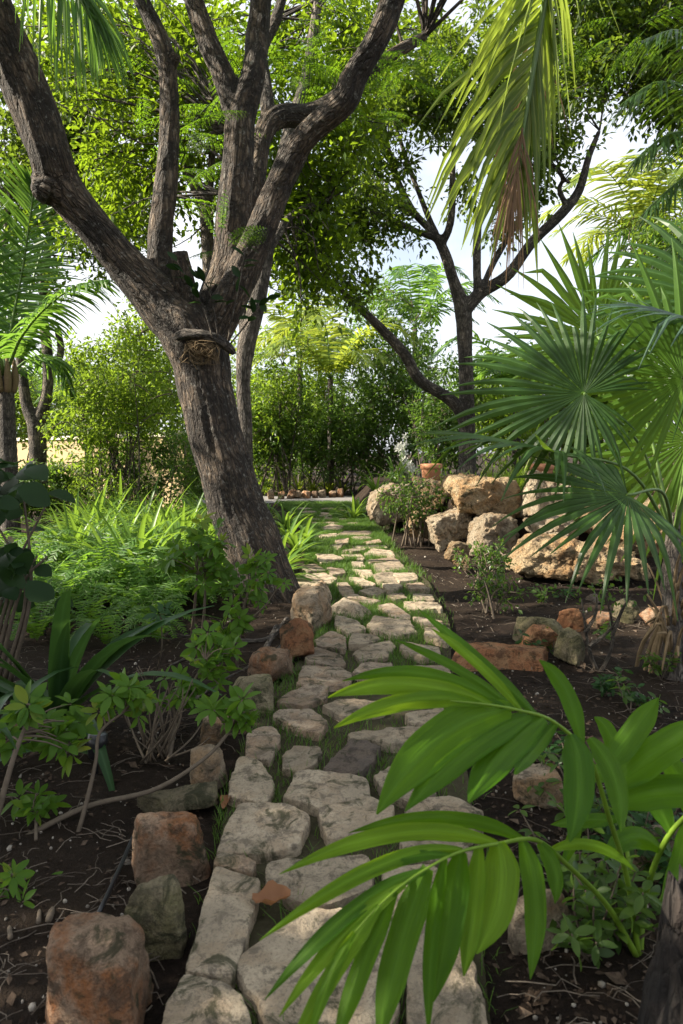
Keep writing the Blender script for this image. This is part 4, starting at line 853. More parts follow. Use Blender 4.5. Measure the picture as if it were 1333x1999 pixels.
for k in range(7):
    a_ = random.uniform(2.4, 4.4); q = np.array([math.cos(a_), math.sin(a_) * .6, 0]); tube(m, [ft + q * .05 + np.array([0, 0, -.25]), ft + q * .16 + np.array([0, 0, -.45]), ft + q * .2 + np.array([0, 0, -.75])], [.014, .011, .007], 5, 8, rnd=random.random())
m.build('leaf_stub', FIBRE, fp)
FANS = [ # px, py, depth, normal, mid dir, R px, n, span, mat, droop
 (1140,768,3.5,(-.25,-1,.3),(-1,0,.36),285,42,318,L_FAN,.12),
 (1090,885,3.2,(.2,-.06,1),(-1,.1,.3),315,28,200,L_FAN,.34),
 (1226,966,3.0,(-.15,-.6,.8),(-1,0,-.45),265,24,205,L_FAN,.3),
 (1165,655,4.3,(-.1,-1,-.1),(-.75,0,.75),215,36,300,L_FANB,.1),
 (1335,740,3.6,(-.2,-1,.15),(-.6,0,.85),290,36,250,L_FANB,.12),
 (1385,640,3.3,(.3,-.3,1),(-1,.2,.6),235,34,220,L_FANS,.3),
 (1420,590,3.9,(-.3,-1,.2),(-.9,0,.6),270,36,290,L_FAN,.2),
 (1345,860,4.2,(-.2,-1,.1),(-.5,0,-.8),260,36,300,L_FANB,.15),
]
for k, (px, py, d, nor, mid, R, n, span, mt, dr) in enumerate(FANS):
    c = P(px, py, d); a = MB(); fan(a, c, nor, mid, M(R, d), n, span, seed=500 + k, droop=dr, ecc=[.68, .5, .6][k] if k < 3 else .35); leaf = a.build('fan_leaf', mt, fp, smooth=False)
    m = MB(); s = ft + np.array([0, 0, .2]); md = (s + c) / 2 + np.array([.04, 0, .12 * np.linalg.norm(c - s)]) ; tube(m, [s, md, c], [.012, .008, .007], 6, 14); m.build('petiole', GSTEM, leaf)

# foreground palm: two arching fronds of broad leaflets
def bez(a, b, c, n):
    t = np.linspace(0, 1, n)[:, None]; return a * (1 - t) ** 2 + 2 * b * t * (1 - t) + c * t * t
fgb = np.array([*G(1248, 1862)[:2], -.02])
fg = thing('young_palm', 'young palm arching two broad leaflet fronds over the path', 'palm', fgb)
def leaflets(parent, lst, mats, tip_rot=.5):
    for (a, b, c, w, da, db, mi) in lst:
        n = 16; p = bez(P(*a, da), P(*b, (da + db) / 2 + .02), P(*c, db), n)[None]; x = np.linspace(0, 1, n)
        wp = np.clip(.38 + 2.6 * x, 0, 1) * (1 - .12 * x) * (1 - np.clip((x - .62) / .38, 0, 1) ** 1.7 * .95) * M(w, (da + db) / 2) / 2 * (.78 if w < 70 else .88)
        tan = nrm(np.gradient(p[0], axis=0)); view = nrm(np.array([0, 0, H]) - p[0].mean(0) + np.array([.1, 0, .25])); sd = nrm(np.cross(tan, view))[None]
        roll = random.uniform(-.35, .35); nr = nrm(np.cross(tan, sd[0])); sd = nrm(sd * math.cos(roll) + nr[None] * math.sin(roll))
        # five rows across: two lobes with a raised midrib and a pleat
        m = MB(); lat = np.array([-1, -.75, -.5, -.25, 0, .25, .5, .75, 1.]); hz = np.array([.05, .16, .06, .17, -.03, .17, .06, .16, .05]) * 1.1 + np.abs(lat) * .22
        V = p[0][:, None] + sd[0][:, None] * (wp[:, None] * lat[None])[..., None] + nr[:, None] * (wp[:, None] * hz[None])[..., None]
        V = V + (.003 * np.sin(x * 9 + random.random() * 6))[:, None, None] * nr[:, None] * np.abs(lat)[None, :, None]
        q = len(lat); i, j = np.meshgrid(np.arange(n - 1), np.arange(q - 1), indexing='ij'); b0 = (i * q + j).ravel()
        uv = np.zeros((n, q, 3)); uv[:, :, 0] = (1 - np.abs(lat))[None] ** .7; uv[:, :, 1] = x[:, None]; uv[:, :, 2] = lat[None] + 3
        V = V + (np.abs(lat)[None] * M(4, 1.2) * vnoise(np.c_[np.repeat(x * 14, q), np.tile(lat * 2, n), np.full(n * q, random.random() * 50)]).reshape(n, q))[..., None] * nr[:, None]
        m.add(V, np.stack([b0, b0 + 1, b0 + q + 1, b0 + q], 1), random.uniform(.1, .9), uv.reshape(-1, 3)); m.build('leaflet', mats[mi], parent)
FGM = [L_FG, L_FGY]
rach = MB(); tube(rach, [fgb, P(1225,1720,1.62), P(1190,1600,1.5), P(1150,1480,1.42), P(1082,1410,1.36), P(1010,1386,1.31), P(947,1375,1.27), P(880,1368,1.23)], [.009,.007,.006,.005,.004,.003,.0022,.0012], 7, 40); fr_ = rach.build('frond', FSTEM, fg)
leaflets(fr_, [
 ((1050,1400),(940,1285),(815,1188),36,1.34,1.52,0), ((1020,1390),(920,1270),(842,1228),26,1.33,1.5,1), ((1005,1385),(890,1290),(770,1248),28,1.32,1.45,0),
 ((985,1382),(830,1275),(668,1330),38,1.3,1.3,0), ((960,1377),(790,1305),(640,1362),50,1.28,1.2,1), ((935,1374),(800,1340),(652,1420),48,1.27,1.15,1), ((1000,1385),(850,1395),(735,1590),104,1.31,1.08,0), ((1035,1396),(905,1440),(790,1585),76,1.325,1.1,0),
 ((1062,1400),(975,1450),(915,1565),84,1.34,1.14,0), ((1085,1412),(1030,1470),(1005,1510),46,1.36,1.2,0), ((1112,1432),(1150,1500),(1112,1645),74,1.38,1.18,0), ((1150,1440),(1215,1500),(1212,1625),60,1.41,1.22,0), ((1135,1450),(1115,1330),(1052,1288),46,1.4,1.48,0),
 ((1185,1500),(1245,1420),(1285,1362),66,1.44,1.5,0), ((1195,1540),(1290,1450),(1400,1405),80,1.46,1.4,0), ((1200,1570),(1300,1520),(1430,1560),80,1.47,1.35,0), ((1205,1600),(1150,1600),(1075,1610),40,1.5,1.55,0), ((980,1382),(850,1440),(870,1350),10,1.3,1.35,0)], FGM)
rach = MB(); R2 = [fgb, P(1187,1770,1.58), P(1107,1688,1.42), P(1047,1640,1.3), P(977,1646,1.2), P(907,1660,1.13), P(857,1682,1.08), P(787,1726,1.03), P(732,1776,1.0), P(690,1822,.98)]
tube(rach, R2, [.009,.007,.0055,.0045,.0035,.0028,.0022,.002,.0015,.001], 7, 40); fr_ = rach.build('frond', FSTEM, fg)
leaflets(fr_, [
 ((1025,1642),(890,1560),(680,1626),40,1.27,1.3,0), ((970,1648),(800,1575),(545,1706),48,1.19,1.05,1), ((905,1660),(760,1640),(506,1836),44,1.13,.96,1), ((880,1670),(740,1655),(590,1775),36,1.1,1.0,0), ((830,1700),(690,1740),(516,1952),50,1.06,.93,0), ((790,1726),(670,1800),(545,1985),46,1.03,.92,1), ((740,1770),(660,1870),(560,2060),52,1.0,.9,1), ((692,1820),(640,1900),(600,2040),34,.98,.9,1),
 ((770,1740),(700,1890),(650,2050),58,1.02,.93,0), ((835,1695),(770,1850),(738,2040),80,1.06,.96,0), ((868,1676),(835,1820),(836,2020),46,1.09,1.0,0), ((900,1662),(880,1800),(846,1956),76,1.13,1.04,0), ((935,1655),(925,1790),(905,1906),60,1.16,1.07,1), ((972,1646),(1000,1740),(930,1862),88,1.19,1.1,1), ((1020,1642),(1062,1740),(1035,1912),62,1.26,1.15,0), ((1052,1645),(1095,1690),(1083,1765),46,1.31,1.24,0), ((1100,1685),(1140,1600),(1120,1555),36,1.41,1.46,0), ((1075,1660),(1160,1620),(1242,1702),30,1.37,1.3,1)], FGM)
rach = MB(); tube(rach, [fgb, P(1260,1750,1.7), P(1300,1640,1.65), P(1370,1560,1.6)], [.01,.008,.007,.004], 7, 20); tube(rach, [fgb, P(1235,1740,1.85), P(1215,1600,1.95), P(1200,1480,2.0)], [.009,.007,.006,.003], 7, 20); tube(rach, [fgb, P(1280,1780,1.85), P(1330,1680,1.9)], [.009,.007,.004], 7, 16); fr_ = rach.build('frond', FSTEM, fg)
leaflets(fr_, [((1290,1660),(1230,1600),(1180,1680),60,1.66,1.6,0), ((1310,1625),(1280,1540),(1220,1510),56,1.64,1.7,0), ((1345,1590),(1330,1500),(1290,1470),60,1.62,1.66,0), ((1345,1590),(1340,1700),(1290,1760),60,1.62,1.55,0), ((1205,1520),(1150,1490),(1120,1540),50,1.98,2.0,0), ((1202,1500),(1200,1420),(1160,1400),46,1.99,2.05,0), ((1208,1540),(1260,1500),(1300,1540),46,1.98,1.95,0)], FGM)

# stump in the bottom right corner
sb = P(1345, 2300, 1.12); st_top = P(1345, 1800, 1.12); m = MB()
sb[2] = -.05; n = 60; seg = 56; V = []; U = []
for k in range(n):
    t = k / (n - 1); z = sb[2] + (st_top[2] - sb[2]) * t; a = np.linspace(0, 2 * np.pi, seg, endpoint=False)
    rr = (.085 + .12 * (1 - t) ** 1.6) * (1 + .14 * fbm(np.c_[np.cos(a) * 2.2, np.sin(a) * 2.2, np.full(seg, t * 1.6)], 4) + .08 * fbm(np.c_[np.cos(a) * 9, np.sin(a) * 9, np.full(seg, t * 3)], 3))
    zz = z + (.09 * fbm(np.c_[np.cos(a) * 2.5, np.sin(a) * 2.5, np.full(seg, 5.)], 3) + .05 * np.cos(a)) * t
    V.append(np.c_[sb[0] + .03 + rr * np.cos(a), 1.12 + rr * np.sin(a), zz]); U.append(np.c_[rr * np.cos(a), rr * np.sin(a), zz])
tv = V[-1].copy(); c = tv.mean(0)
for s in (.75, .5, .25, .04): V.append(c + (tv - c) * s + np.c_[np.zeros(seg), np.zeros(seg), -.04 * (1 - s) + .02 * RNG.normal(size=seg)]); U.append(V[-1] - sb)
kk = len(V); a = np.arange(seg); a2 = (a + 1) % seg
m.add(np.vstack(V), np.vstack([np.stack([i * seg + a, i * seg + a2, (i + 1) * seg + a2, (i + 1) * seg + a], 1) for i in range(kk - 1)]), .5, np.vstack(U))
T(m.build('tree_stump', STUMPM, loc=(sb[0], 1.12, 0)), 'dark rotting stump in the bottom right corner', 'stump')

# ------------------------------------------------------------------ shrubs and bed plants
def shrub(name, label, px, pyb, d, wpx, pyt, mat, leaf, n, seed, group=None, tpl=LEAF2, stems=8, R=.3, per=40, zb=0.0, lowfrac=.25, dy=.5, smat=None, cat='shrub'):
    r = np.random.default_rng(seed); b = P(px, 880, d); b[2] = zb - .04; top = P(px, pyt, d)[2]; h = top - zb; w = M(wpx, d) / 2
    root = thing(name, label, cat, b, group); z0 = zb + h * (lowfrac + (1 - lowfrac) / 2)
    blobs = []; k = 5
    for q in range(k): blobs.append((b[0] + w * r.uniform(-.5, .5), d + dy * r.uniform(-.6, .6), z0 + h * r.uniform(-.12, .2), w * .62, dy * .8, h * (1 - lowfrac) * .42, n // k))
    sk = []; m = MB()
    for q in range(stems):
        e = np.array([b[0] + w * .8 * r.uniform(-1, 1), d + dy * r.uniform(-.8, .8), zb + h * r.uniform(.6, .95)]); s = b + np.array([.25 * w * r.normal(), .12 * r.normal(), 0])
        pt = [s, s * .5 + e * .5 + np.array([.1 * w * r.normal(), 0, .05]), e]; tube(m, pt, [.008 + .006 * h, .006 + .003 * h, .003], 5, 9, rnd=r.random()); sk.append((crom(pt, 12), np.full(12, .01)))
    m.build('stems', smat or BARKP, root); fo, tw = crown(blobs, leaf, per, R, tpl, seed, sk, world=True, twfrac=.3)
    fl = fo.build('foliage', mat, root, smooth=False); tw.build('twigs', smat or STEM, fl); return root
GH = 'leafy shrubs along the back of the garden'
shrub('garden_shrub', 'bright yellow green shrub with many thin stems before the garden wall', 225, 930, 12.8, 230, 700, L_HED, .09, 190, 301, GH, stems=22, per=34, dy=.9)
shrub('garden_shrub', 'tall green shrub rising behind the bright shrub', 240, 930, 15, 300, 625, L_HED, .11, 200, 302, GH, stems=10, R=.4, dy=1.2)
shrub('garden_shrub', 'shrub seen between the trunk and the slender tree', 540, 960, 19.6, 190, 650, L_HED, .12, 170, 303, GH, R=.4, dy=1, lowfrac=.0)
shrub('garden_shrub', 'dark shrub right of the slender tree trunk', 545, 960, 20.4, 200, 740, L_HED2, .13, 150, 304, GH, R=.42, dy=1, lowfrac=.0)
shrub('garden_shrub', 'dark dense shrub below the yellow green palm', 690, 960, 20.6, 230, 730, L_HED2, .13, 150, 305, GH, R=.42, lowfrac=.1, dy=1)
shrub('garden_shrub', 'green shrub below the leaning branch', 790, 940, 20.8, 220, 660, L_HED2, .13, 150, 306, GH, R=.42, lowfrac=.1, dy=1)
shrub('garden_shrub', 'large green shrub with pale leaves behind the leaning branch', 760, 930, 22.5, 280, 585, L_HED2, .15, 170, 307, GH, R=.5, dy=1.4)
shrub('garden_shrub', 'shrub under the spreading tree beside the trunk', 850, 930, 15.0, 170, 720, L_HED2, .1, 110, 308, GH, R=.36, zb=.4, lowfrac=.05)
shrub('garden_shrub', 'sunlit shrub right of the spreading tree trunk', 980, 900, 17, 240, 720, L_HED, .12, 130, 309, GH, R=.4, zb=.3, lowfrac=.05)
shrub('garden_shrub', 'sunlit shrub glowing behind the fan palm leaves', 1150, 900, 12.5, 280, 660, L_HED, .1, 190, 310, GH, R=.36, zb=.5, lowfrac=.05)
shrub('garden_shrub', 'tall bushy shrub at the right edge behind the fan palm', 1300, 900, 11.5, 260, 450, L_HED, .1, 210, 311, GH, R=.36, zb=.5, lowfrac=.1)
shrub('garden_shrub', 'shrub at the left edge behind the coconut palm', 20, 930, 16.5, 200, 700, L_HED, .11, 110, 312, GH, R=.4)
shrub('garden_shrub', 'far shrub filling the gap behind the slender tree', 620, 930, 26, 380, 680, L_HED, .17, 190, 313, GH, R=.55, dy=1.6, lowfrac=.05)
shrub('garden_shrub', 'far dark tree like shrub behind the garden wall', 330, 930, 27, 420, 660, L_HED, .18, 220, 314, GH, R=.6, dy=1.6, lowfrac=.05)
shrub('garden_shrub', 'far shrub behind the coconut palm trunk', 60, 930, 28, 320, 690, L_HED2, .18, 150, 315, GH, R=.6, dy=1.6, lowfrac=.05)
shrub('garden_shrub', 'far shrub at the right behind the low feather palm', 1060, 930, 24, 420, 640, L_HED2, .17, 190, 316, GH, R=.55, dy=1.6, lowfrac=.05)
shrub('garden_shrub', 'leafy sunlit shrub with twiggy stems beside the path curve', 800, 1060, 9.3, 130, 935, L_HED2, .055, 60, 317, GH, R=.16, per=22, lowfrac=.3, dy=.3, stems=12, smat=STEM)
shrub('garden_shrub', 'small twiggy shrub in the soil before the whitish boulder', 950, 1160, 6.4, 120, 1075, L_HED2, .045, 34, 318, GH, R=.12, per=16, lowfrac=.3, dy=.25, stems=12, smat=STEM)
shrub('garden_shrub', 'small leafy shrub in the soil above the orange slab', 965, 1210, 5.4, 130, 1110, L_HED2, .045, 30, 319, GH, R=.11, per=14, lowfrac=.2, dy=.2, stems=10, smat=STEM)
shrub('garden_shrub', 'low yellowing shrub left of the coconut palm foot', 160, 1000, 12.2, 230, 905, L_HED, .06, 60, 320, GH, R=.25, per=26, lowfrac=.0, dy=.6)
for k, (px, d, w_, t, lab) in enumerate([(285, 13.4, 270, 838, 'low leafy shrub at the foot of the garden wall'), (395, 14.6, 170, 815, 'low shrub at the right end of the garden wall'), (120, 13.8, 130, 890, 'low dark shrub under the forked tree'), (60, 12.4, 120, 905, 'low shrub right of the coconut palm trunk'), (600, 21.8, 160, 800, 'dark shrub left of the background palm trunk'), (700, 22.0, 160, 790, 'dark shrub right of the background palm trunk')]):
    shrub('garden_shrub', lab, px, 960, d, w_, t, L_HED2, .085 if d < 16 else .13, 115, 350 + k, GH, R=.26 if d < 16 else .4, per=36, lowfrac=.0, dy=.5, stems=6)
# back wall of planting far away so the horizon is never bare
for k, (px, d, w, t) in enumerate([(-250, 34, 500, 640), (150, 36, 500, 700), (500, 38, 420, 700), (880, 38, 420, 720), (1250, 34, 500, 600), (1650, 32, 500, 560)]):
    shrub('boundary_tree', 'distant leafy tree closing the view %s' % ['left of the coconut palm', 'behind the garden wall', 'behind the leaning tree', 'behind the spreading tree', 'behind the fan palm', 'beyond the right edge'][k], px, 940, d, w, t, L_HED2, .26, 200, 330 + k, 'distant trees closing the view', R=.8, dy=2, lowfrac=.02, per=36, cat='tree')
# bare forked shrub
bf = G(1168, 1316); m = MB()
for pts in ([(1168,1316),(1150,1270),(1142,1220),(1135,1170)],[(1170,1316),(1192,1270),(1195,1220),(1180,1150)],[(1142,1235),(1162,1200),(1165,1160)],[(1195,1240),(1215,1190),(1235,1160)],[(1150,1262),(1185,1235),(1200,1215)]):
    tube(m, [P(a, b_, bf[1] + random.uniform(-.05, .05)) for a, b_ in pts], np.linspace(.014, .004, len(pts)), 6, 14)
bs = thing('bare_shrub', 'nearly bare forked shrub with grey stems in the soil', 'shrub', bf); m.build('stems', BARKP, bs)
lf = MB(); q = np.array([P(random.gauss(1180, 45), random.gauss(1160, 22), bf[1] + random.uniform(-.2, .2)) for _ in range(90)]); leaves(lf, q, RNG.normal(size=(90, 3)), .035, LEAF6); lf.build('foliage', L_HED2, bs)

# strap leaved clumps
def strap_clump(name, label, cat, loc, n, L, w, mat, seed, arch=1.0, group=None, el=(.6, 1.3)):
    r = np.random.default_rng(seed); k = 9; az = r.uniform(0, 2 * np.pi, n); e = r.uniform(*el, n); l = L * r.uniform(.6, 1.15, n)
    d = np.stack([np.cos(az) * np.cos(e), np.sin(az) * np.cos(e), np.sin(e)], 1); p = [np.array(loc, float) + np.stack([np.cos(az), np.sin(az), 0 * az], 1) * .03 * r.random((n, 1))]; dd = d
    ar = arch * r.uniform(.6, 1.6, n)[:, None]
    for q in range(k - 1): dd = nrm(dd + np.array([0, 0, -1.]) * ar / (k - 1) * (.4 + 1.2 * q / k)); p.append(p[-1] + dd * (l / (k - 1))[:, None])
    p = np.stack(p, 1); side = np.stack([-np.sin(az), np.cos(az), 0 * az], 1); side = np.repeat(side[:, None], k, 1) + .15 * r.normal(size=(n, 1, 3)); x = np.linspace(0, 1, k)
    wp = w * np.minimum(1, .6 + 2 * x) * (1 - x ** 2.5 * .93); m = MB(); strips(m, p, np.repeat(wp[None], n, 0) * r.uniform(.8, 1.15, (n, 1)), nrm(side), r.random(n), .3)
    return T(m.build(name, mat, loc=tuple(loc)), label, cat, group)
def gpt(x, y): return (float(x), float(y), float(gz(x, y)[0]))
cl = G(112, 1395); strap_clump('crinum_lily', 'large dark crinum lily with broad arching leaves in the left bed', 'lily', gpt(*cl[:2]), 22, 1.12, .048, L_CRIN, 401, 1.5, el=(.5, 1.25))
cl = G(-60, 1500); strap_clump('crinum_lily', 'dark crinum lily cut by the left edge of the picture', 'lily', gpt(*cl[:2]), 12, .7, .036, L_CRIN, 402, 1.5)
GL = 'strap leaved lilies in the left bed'
r = random.Random(21)
protos = [strap_clump('bed_lily', 'bright strap leaved lily in the bed left of the leaning tree', 'lily', gpt(-2.2 + .3 * k, 9.6), 26, .62, .021, L_LILY, 410 + k, 1.3, GL) for k in range(4)]
for k in range(60):
    y = r.uniform(6.3, 12.0); px = r.uniform(120, 440); x = (px - 666.5) / F * y
    if (px > 350 and y < 7.4) or (px < 200 and y < 7.4): continue
    dup(protos[k % 4], gpt(x, y), r.uniform(0, 6.28), r.uniform(1.1, 1.7))
for k, (px, y, s, lab) in enumerate([(592, 9.3, .9, 'lily on the left path edge beside the warm pavers'), (555, 11.5, 1.1, 'lily before the curve on the left path edge'), (520, 12.6, 1.2, 'lily seen just right of the trunk edge before the road'), (545, 7.3, 1.1, 'broad leaved lily spilling onto the path right of the trunk'), (575, 8.4, 1.0, 'lily at the path edge just beyond the trunk'), (562, 10, 1.0, 'lily farther along the left path edge'), (535, 6.6, .9, 'lily close against the right side of the trunk'), (700, 13.3, 1.15, 'glossy lily clump at the left end of the boulder wall'), (690, 12.6, 1.0, 'lily clump on the right of the path curve'), (735, 13.6, 1.2, 'lily clump behind the rounded grey boulder'), (770, 14.2, 1.2, 'lily clump below the white flowers')]):
    x = (px - 666.5) / F * y; strap_clump('path_lily', lab, 'lily', gpt(x, y), 22, .6 * s, .03, L_LILY, 430 + k, 1.5, 'lilies at the path edges')
GSP = 'striped low plants behind the kerb row'
for k, (px, lab) in enumerate([(520, 'leftmost'), (548, 'second'), (582, 'third'), (612, 'fourth'), (640, 'fifth'), (668, 'rightmost')]):
    strap_clump('striped_plant', '%s pale striped rosette plant behind the kerb row' % lab, 'plant', gpt((px - 666.5) / F * 21, 21), 22, .75, .04, L_PALMY, 440 + k, 1.1, GSP)
GBL = 'grassy leaved plants on top of the boulder wall'
for k, (px, d, s) in enumerate([(960, 10.2, 1), (1000, 9.9, 1), (925, 10.6, .9), (1040, 10.4, 1.1), (1090, 10.2, 1), (1140, 9.6, 1), (1190, 9.2, 1.1), (1240, 9, 1.1), (1300, 8.8, 1.1), (880, 11, .8), (1010, 11, 1.1), (1330, 8.5, 1), (1150, 8.9, 1.0), (1220, 10.2, 1.2)]):
    lab = ['just right of the golden boulder crest', 'above the golden boulder', 'beside the left terracotta pot', 'left of the right terracotta pot', 'right of the right terracotta pot', 'above the shaded boulder', 'behind the low fan leaf', 'right of the low fan leaf', 'behind the rough ochre boulder', 'behind the left terracotta pot', 'at the back above the golden boulder', 'at the right edge above the boulders', 'in front above the shaded boulder', 'at the back behind the low fan leaf'][k]
    strap_clump('grassy_plant', 'grassy leaved plant ' + lab, 'plant', gpt((px - 666.5) / F * d, d), 60, .62 * s, .012, L_HED, 460 + k, 1.2, GBL, el=(.7, 1.4))
# ferns
def fern(loc, seed, label, group, L=.5):
    r = np.random.default_rng(seed); a, c = MB(), MB(); loc = np.array(loc)
    for k in range(13):
        an = k * 2.4 + r.uniform(-.3, .3); v = np.array([math.cos(an), math.sin(an), 0]); l = L * r.uniform(.7, 1.15); e = r.uniform(.7, 1.3)
        frond(a, c, [loc, loc + v * l * .3 + np.array([0, 0, l * .55 * e]), loc + v * l * .7 + np.array([0, 0, l * .7 * e]), loc + v * l * 1.05 + np.array([0, 0, l * .45 * e])], 20, .09, .0125, ang=(85, 60), droop=.2, vee=.05, start=.1, rad=(.003, .001), k=3, seed=seed * 17 + k, wtip=.2)
    root = thing('sword_fern', label, 'fern', tuple(loc), group); a.build('frond', L_FERN, root, smooth=False); c.build('rachis', GSTEM, root); return root
GFn = 'sword ferns in the left bed'
fpz = [fern(gpt(-2.4 + .5 * k, 7.2), 470 + k, 'bright green sword fern in the left bed', GFn) for k in range(3)]
r = random.Random(8); n = 0
while n < 30:
    y = r.uniform(5.5, 7.9); px = r.uniform(-40, 400); x = (px - 666.5) / F * y
    if px > 300 and y < 6.2: continue
    dup(fpz[n % 3], gpt(x, y), r.uniform(0, 6.28), r.uniform(.7, 1.15)); n += 1
for px, y, q in [(40, 5.0, .8), (110, 5.3, .9), (170, 4.9, .7), (230, 5.3, .85), (285, 5.0, .7), (330, 5.5, .8), (0, 5.4, .9), (200, 4.5, .6), (300, 4.5, .55), (390, 5.7, .7), (250, 5.7, .9), (140, 5.7, .9), (60, 4.6, .65)]:
    dup(fpz[int(px) % 3], gpt((px - 666.5) / F * y, y), r.uniform(0, 6.28), q, 'sword fern at the near shaded edge of the fern bed')
for px, y, q in [(420, 6.6, .9), (390, 6.2, .8), (350, 6.6, .9), (445, 7.0, .9), (330, 5.9, .7)]:
    dup(protos[int(px) % 4], gpt((px - 666.5) / F * y, y), r.uniform(0, 6.28), q, 'strap leaved lily among ferns close to the leaning trunk')
# umbrella plants: stems ending in whorls of leaflets
def whorl(mb, c, axis, R, r, n=8):
    axis = nrm(np.array(axis, float)); a = np.cross(axis, [0.3, 1, .2]); a = nrm(a); b = np.cross(axis, a); th = np.linspace(0, 2 * np.pi, n, endpoint=False) + r.uniform(0, 6)
    d = np.cos(th)[:, None] * a + np.sin(th)[:, None] * b + axis * r.uniform(-.25, .35); leaves(mb, np.repeat(c[None], n, 0) + nrm(d) * R * .12, d, R * r.uniform(.75, 1.1, n), OVAL, up=axis, rnd=np.clip(r.uniform(0, .8) + .2 * r.random(n), 0, 1))
def umbrella(label, stems, tips, seed, R=.085, sr=.009, name='umbrella_plant', mat=None):
    """stems: list of [(px,py,depth)...]; tips: (px,py,depth,count,spread_px)"""
    r = np.random.default_rng(seed); b = P(*stems[0][0]); root = thing(name, label, 'shrub', b, 'umbrella plants in the left bed'); m, lf = MB(), MB(); allp = []
    for s in stems:
        q = np.array([P(*a) for a in s]); tube(m, q, np.linspace(sr, sr * .45, len(s)), 7, len(s) * 5, rnd=.5); allp.append(crom(q, 30))
    A = np.vstack(allp)
    for (px, py, d, n, sp) in tips:
        for k in range(n):
            c = P(px + sp * r.normal() * .6, py + sp * r.normal() * .6, d + M(sp, d) * r.normal() * .5); s = A[np.linalg.norm(A - c, axis=1).argmin()]
            tube(m, [s, (s + c) / 2 + np.array([0, 0, .015]), c], [sr * .35, sr * .25, sr * .2], 4, 5, rnd=.9, cap=False)
            whorl(lf, c, (r.normal() * .5, -.35 + .4 * r.normal(), .8), R * r.uniform(.65, 1.0), r, r.integers(6, 9))
    m.build('stem', STEM, root); lf.build('foliage', mat or L_SCH, root); return root
g_ = lambda px, py: (px, py, float(G(px, py)[1]))
umbrella('umbrella plant arching its bare stem over the wedge shaped rock', [[(-60,1720,2.1),(0,1665,2.2),(160,1578,2.35),(300,1542,2.4),(400,1480,2.45),(448,1428,2.5)]], [(465,1390,2.52,9,26),(420,1385,2.5,2,20)], 601, .075, .013)
umbrella('umbrella plant with a tall slanting bare stem in the near bed', [[g_(95,1795),(130,1700,2.2),(165,1580,2.3),(186,1490,2.35),(195,1430,2.38),(240,1390,2.4)]], [(245,1345,2.42,9,32),(275,1375,2.45,3,20),(205,1385,2.42,2,14)], 602, .08, .01)
umbrella('umbrella plant with yellowing leaves at the left edge', [[g_(-20,1650),(20,1500,2.2),(45,1430,2.25),(62,1390,2.25)]], [(62,1375,2.25,4,18),(105,1440,2.4,8,34),(25,1450,2.3,3,22),(130,1410,2.45,4,24)], 603, .085, .011)
umbrella('tall umbrella plant in front of the leaning trunk', [[g_(392,1275),(398,1200,4.2),(402,1130,4.2)],[g_(372,1262),(380,1180,4.3),(385,1120,4.3)]], [(395,1075,4.2,28,48),(420,1120,4.15,10,30),(350,1100,4.2,7,30)], 604, .095, .013)
umbrella('umbrella plant with tiered tufts close to the trunk foot', [[g_(462,1300),(470,1220,4.1),(485,1150,4.1),(510,1110,4.1)],[(470,1230,4.1),(520,1180,4.0)]], [(505,1110,4.1,8,24),(480,1160,4.1,6,20),(470,1215,4.05,9,26),(525,1145,4.0,5,20),(435,1250,4.0,6,22)], 605, .09, .011)
umbrella('umbrella plant at the centre of the left bed', [[g_(330,1480),(345,1410,3.0),(368,1350,3.05),(400,1290,3.1)],[(345,1410,3.0),(330,1350,3.0)]], [(370,1345,3.0,12,34),(420,1300,3.1,11,34),(330,1350,3.0,5,24),(400,1250,3.15,6,24),(440,1275,3.2,5,20)], 606, .078, .01)
umbrella('low umbrella plant at the left edge near the bottom', [[g_(20,1830),(15,1770,1.95),(20,1720,1.95)],[g_(75,1800),(80,1740,2.0)]], [(15,1735,1.95,5,26),(85,1735,2.0,4,22),(35,1780,1.9,2,20)], 607, .075, .007)
umbrella('small umbrella plant below the yellowing one', [[g_(70,1640),(70,1590,2.3),(68,1560,2.3)]], [(66,1565,2.3,5,22),(110,1575,2.35,2,18)], 608, .07, .006)
umbrella('umbrella seedling in the shade left of the tan edging rock', [[g_(300,1330),(315,1270,3.6),(315,1210,3.6)]], [(312,1200,3.6,5,24)], 609, .075, .006, mat=L_CRIN)
# bare twigs standing in the left bed
m = MB(); r = random.Random(4)
tw = thing('dead_shrub', 'tangle of bare dry stems in the middle of the left bed', 'shrub', G(300, 1470))
for k in range(26):
    a = g_(r.uniform(270, 330), r.uniform(1455, 1490)); e = (a[0] + r.uniform(-60, 90), a[1] - r.uniform(40, 170), a[2] + r.uniform(-.2, .3)); q = ((a[0] + e[0]) / 2 + r.uniform(-15, 15), (a[1] + e[1]) / 2, (a[2] + e[2]) / 2)
    tube(m, [P(*a), P(*q), P(*e)], [.006, .004, .002], 4, 8, rnd=r.random())
m.build('stems', STEM, tw)
m = MB(); r = random.Random(14)
for pts in ([(560,1210),(520,1250),(430,1262),(330,1300)],[(540,1225),(500,1290),(420,1330),(300,1410)],[(480,1230),(400,1250),(300,1240),(220,1260)],[(575,1235),(540,1270),(500,1320),(460,1370)]):
    q = np.array([G(a, b) for a, b in pts]); q[:, 2] = gz(q[:, 0], q[:, 1]) + .004; tube(m, q, np.linspace(.022, .006, 4), 7, 24, jit=.08)
T(m.build('surface_roots', BARK2, loc=tuple(G(480, 1260))), 'thin woody roots creeping over the soil from the leaning tree', 'roots')
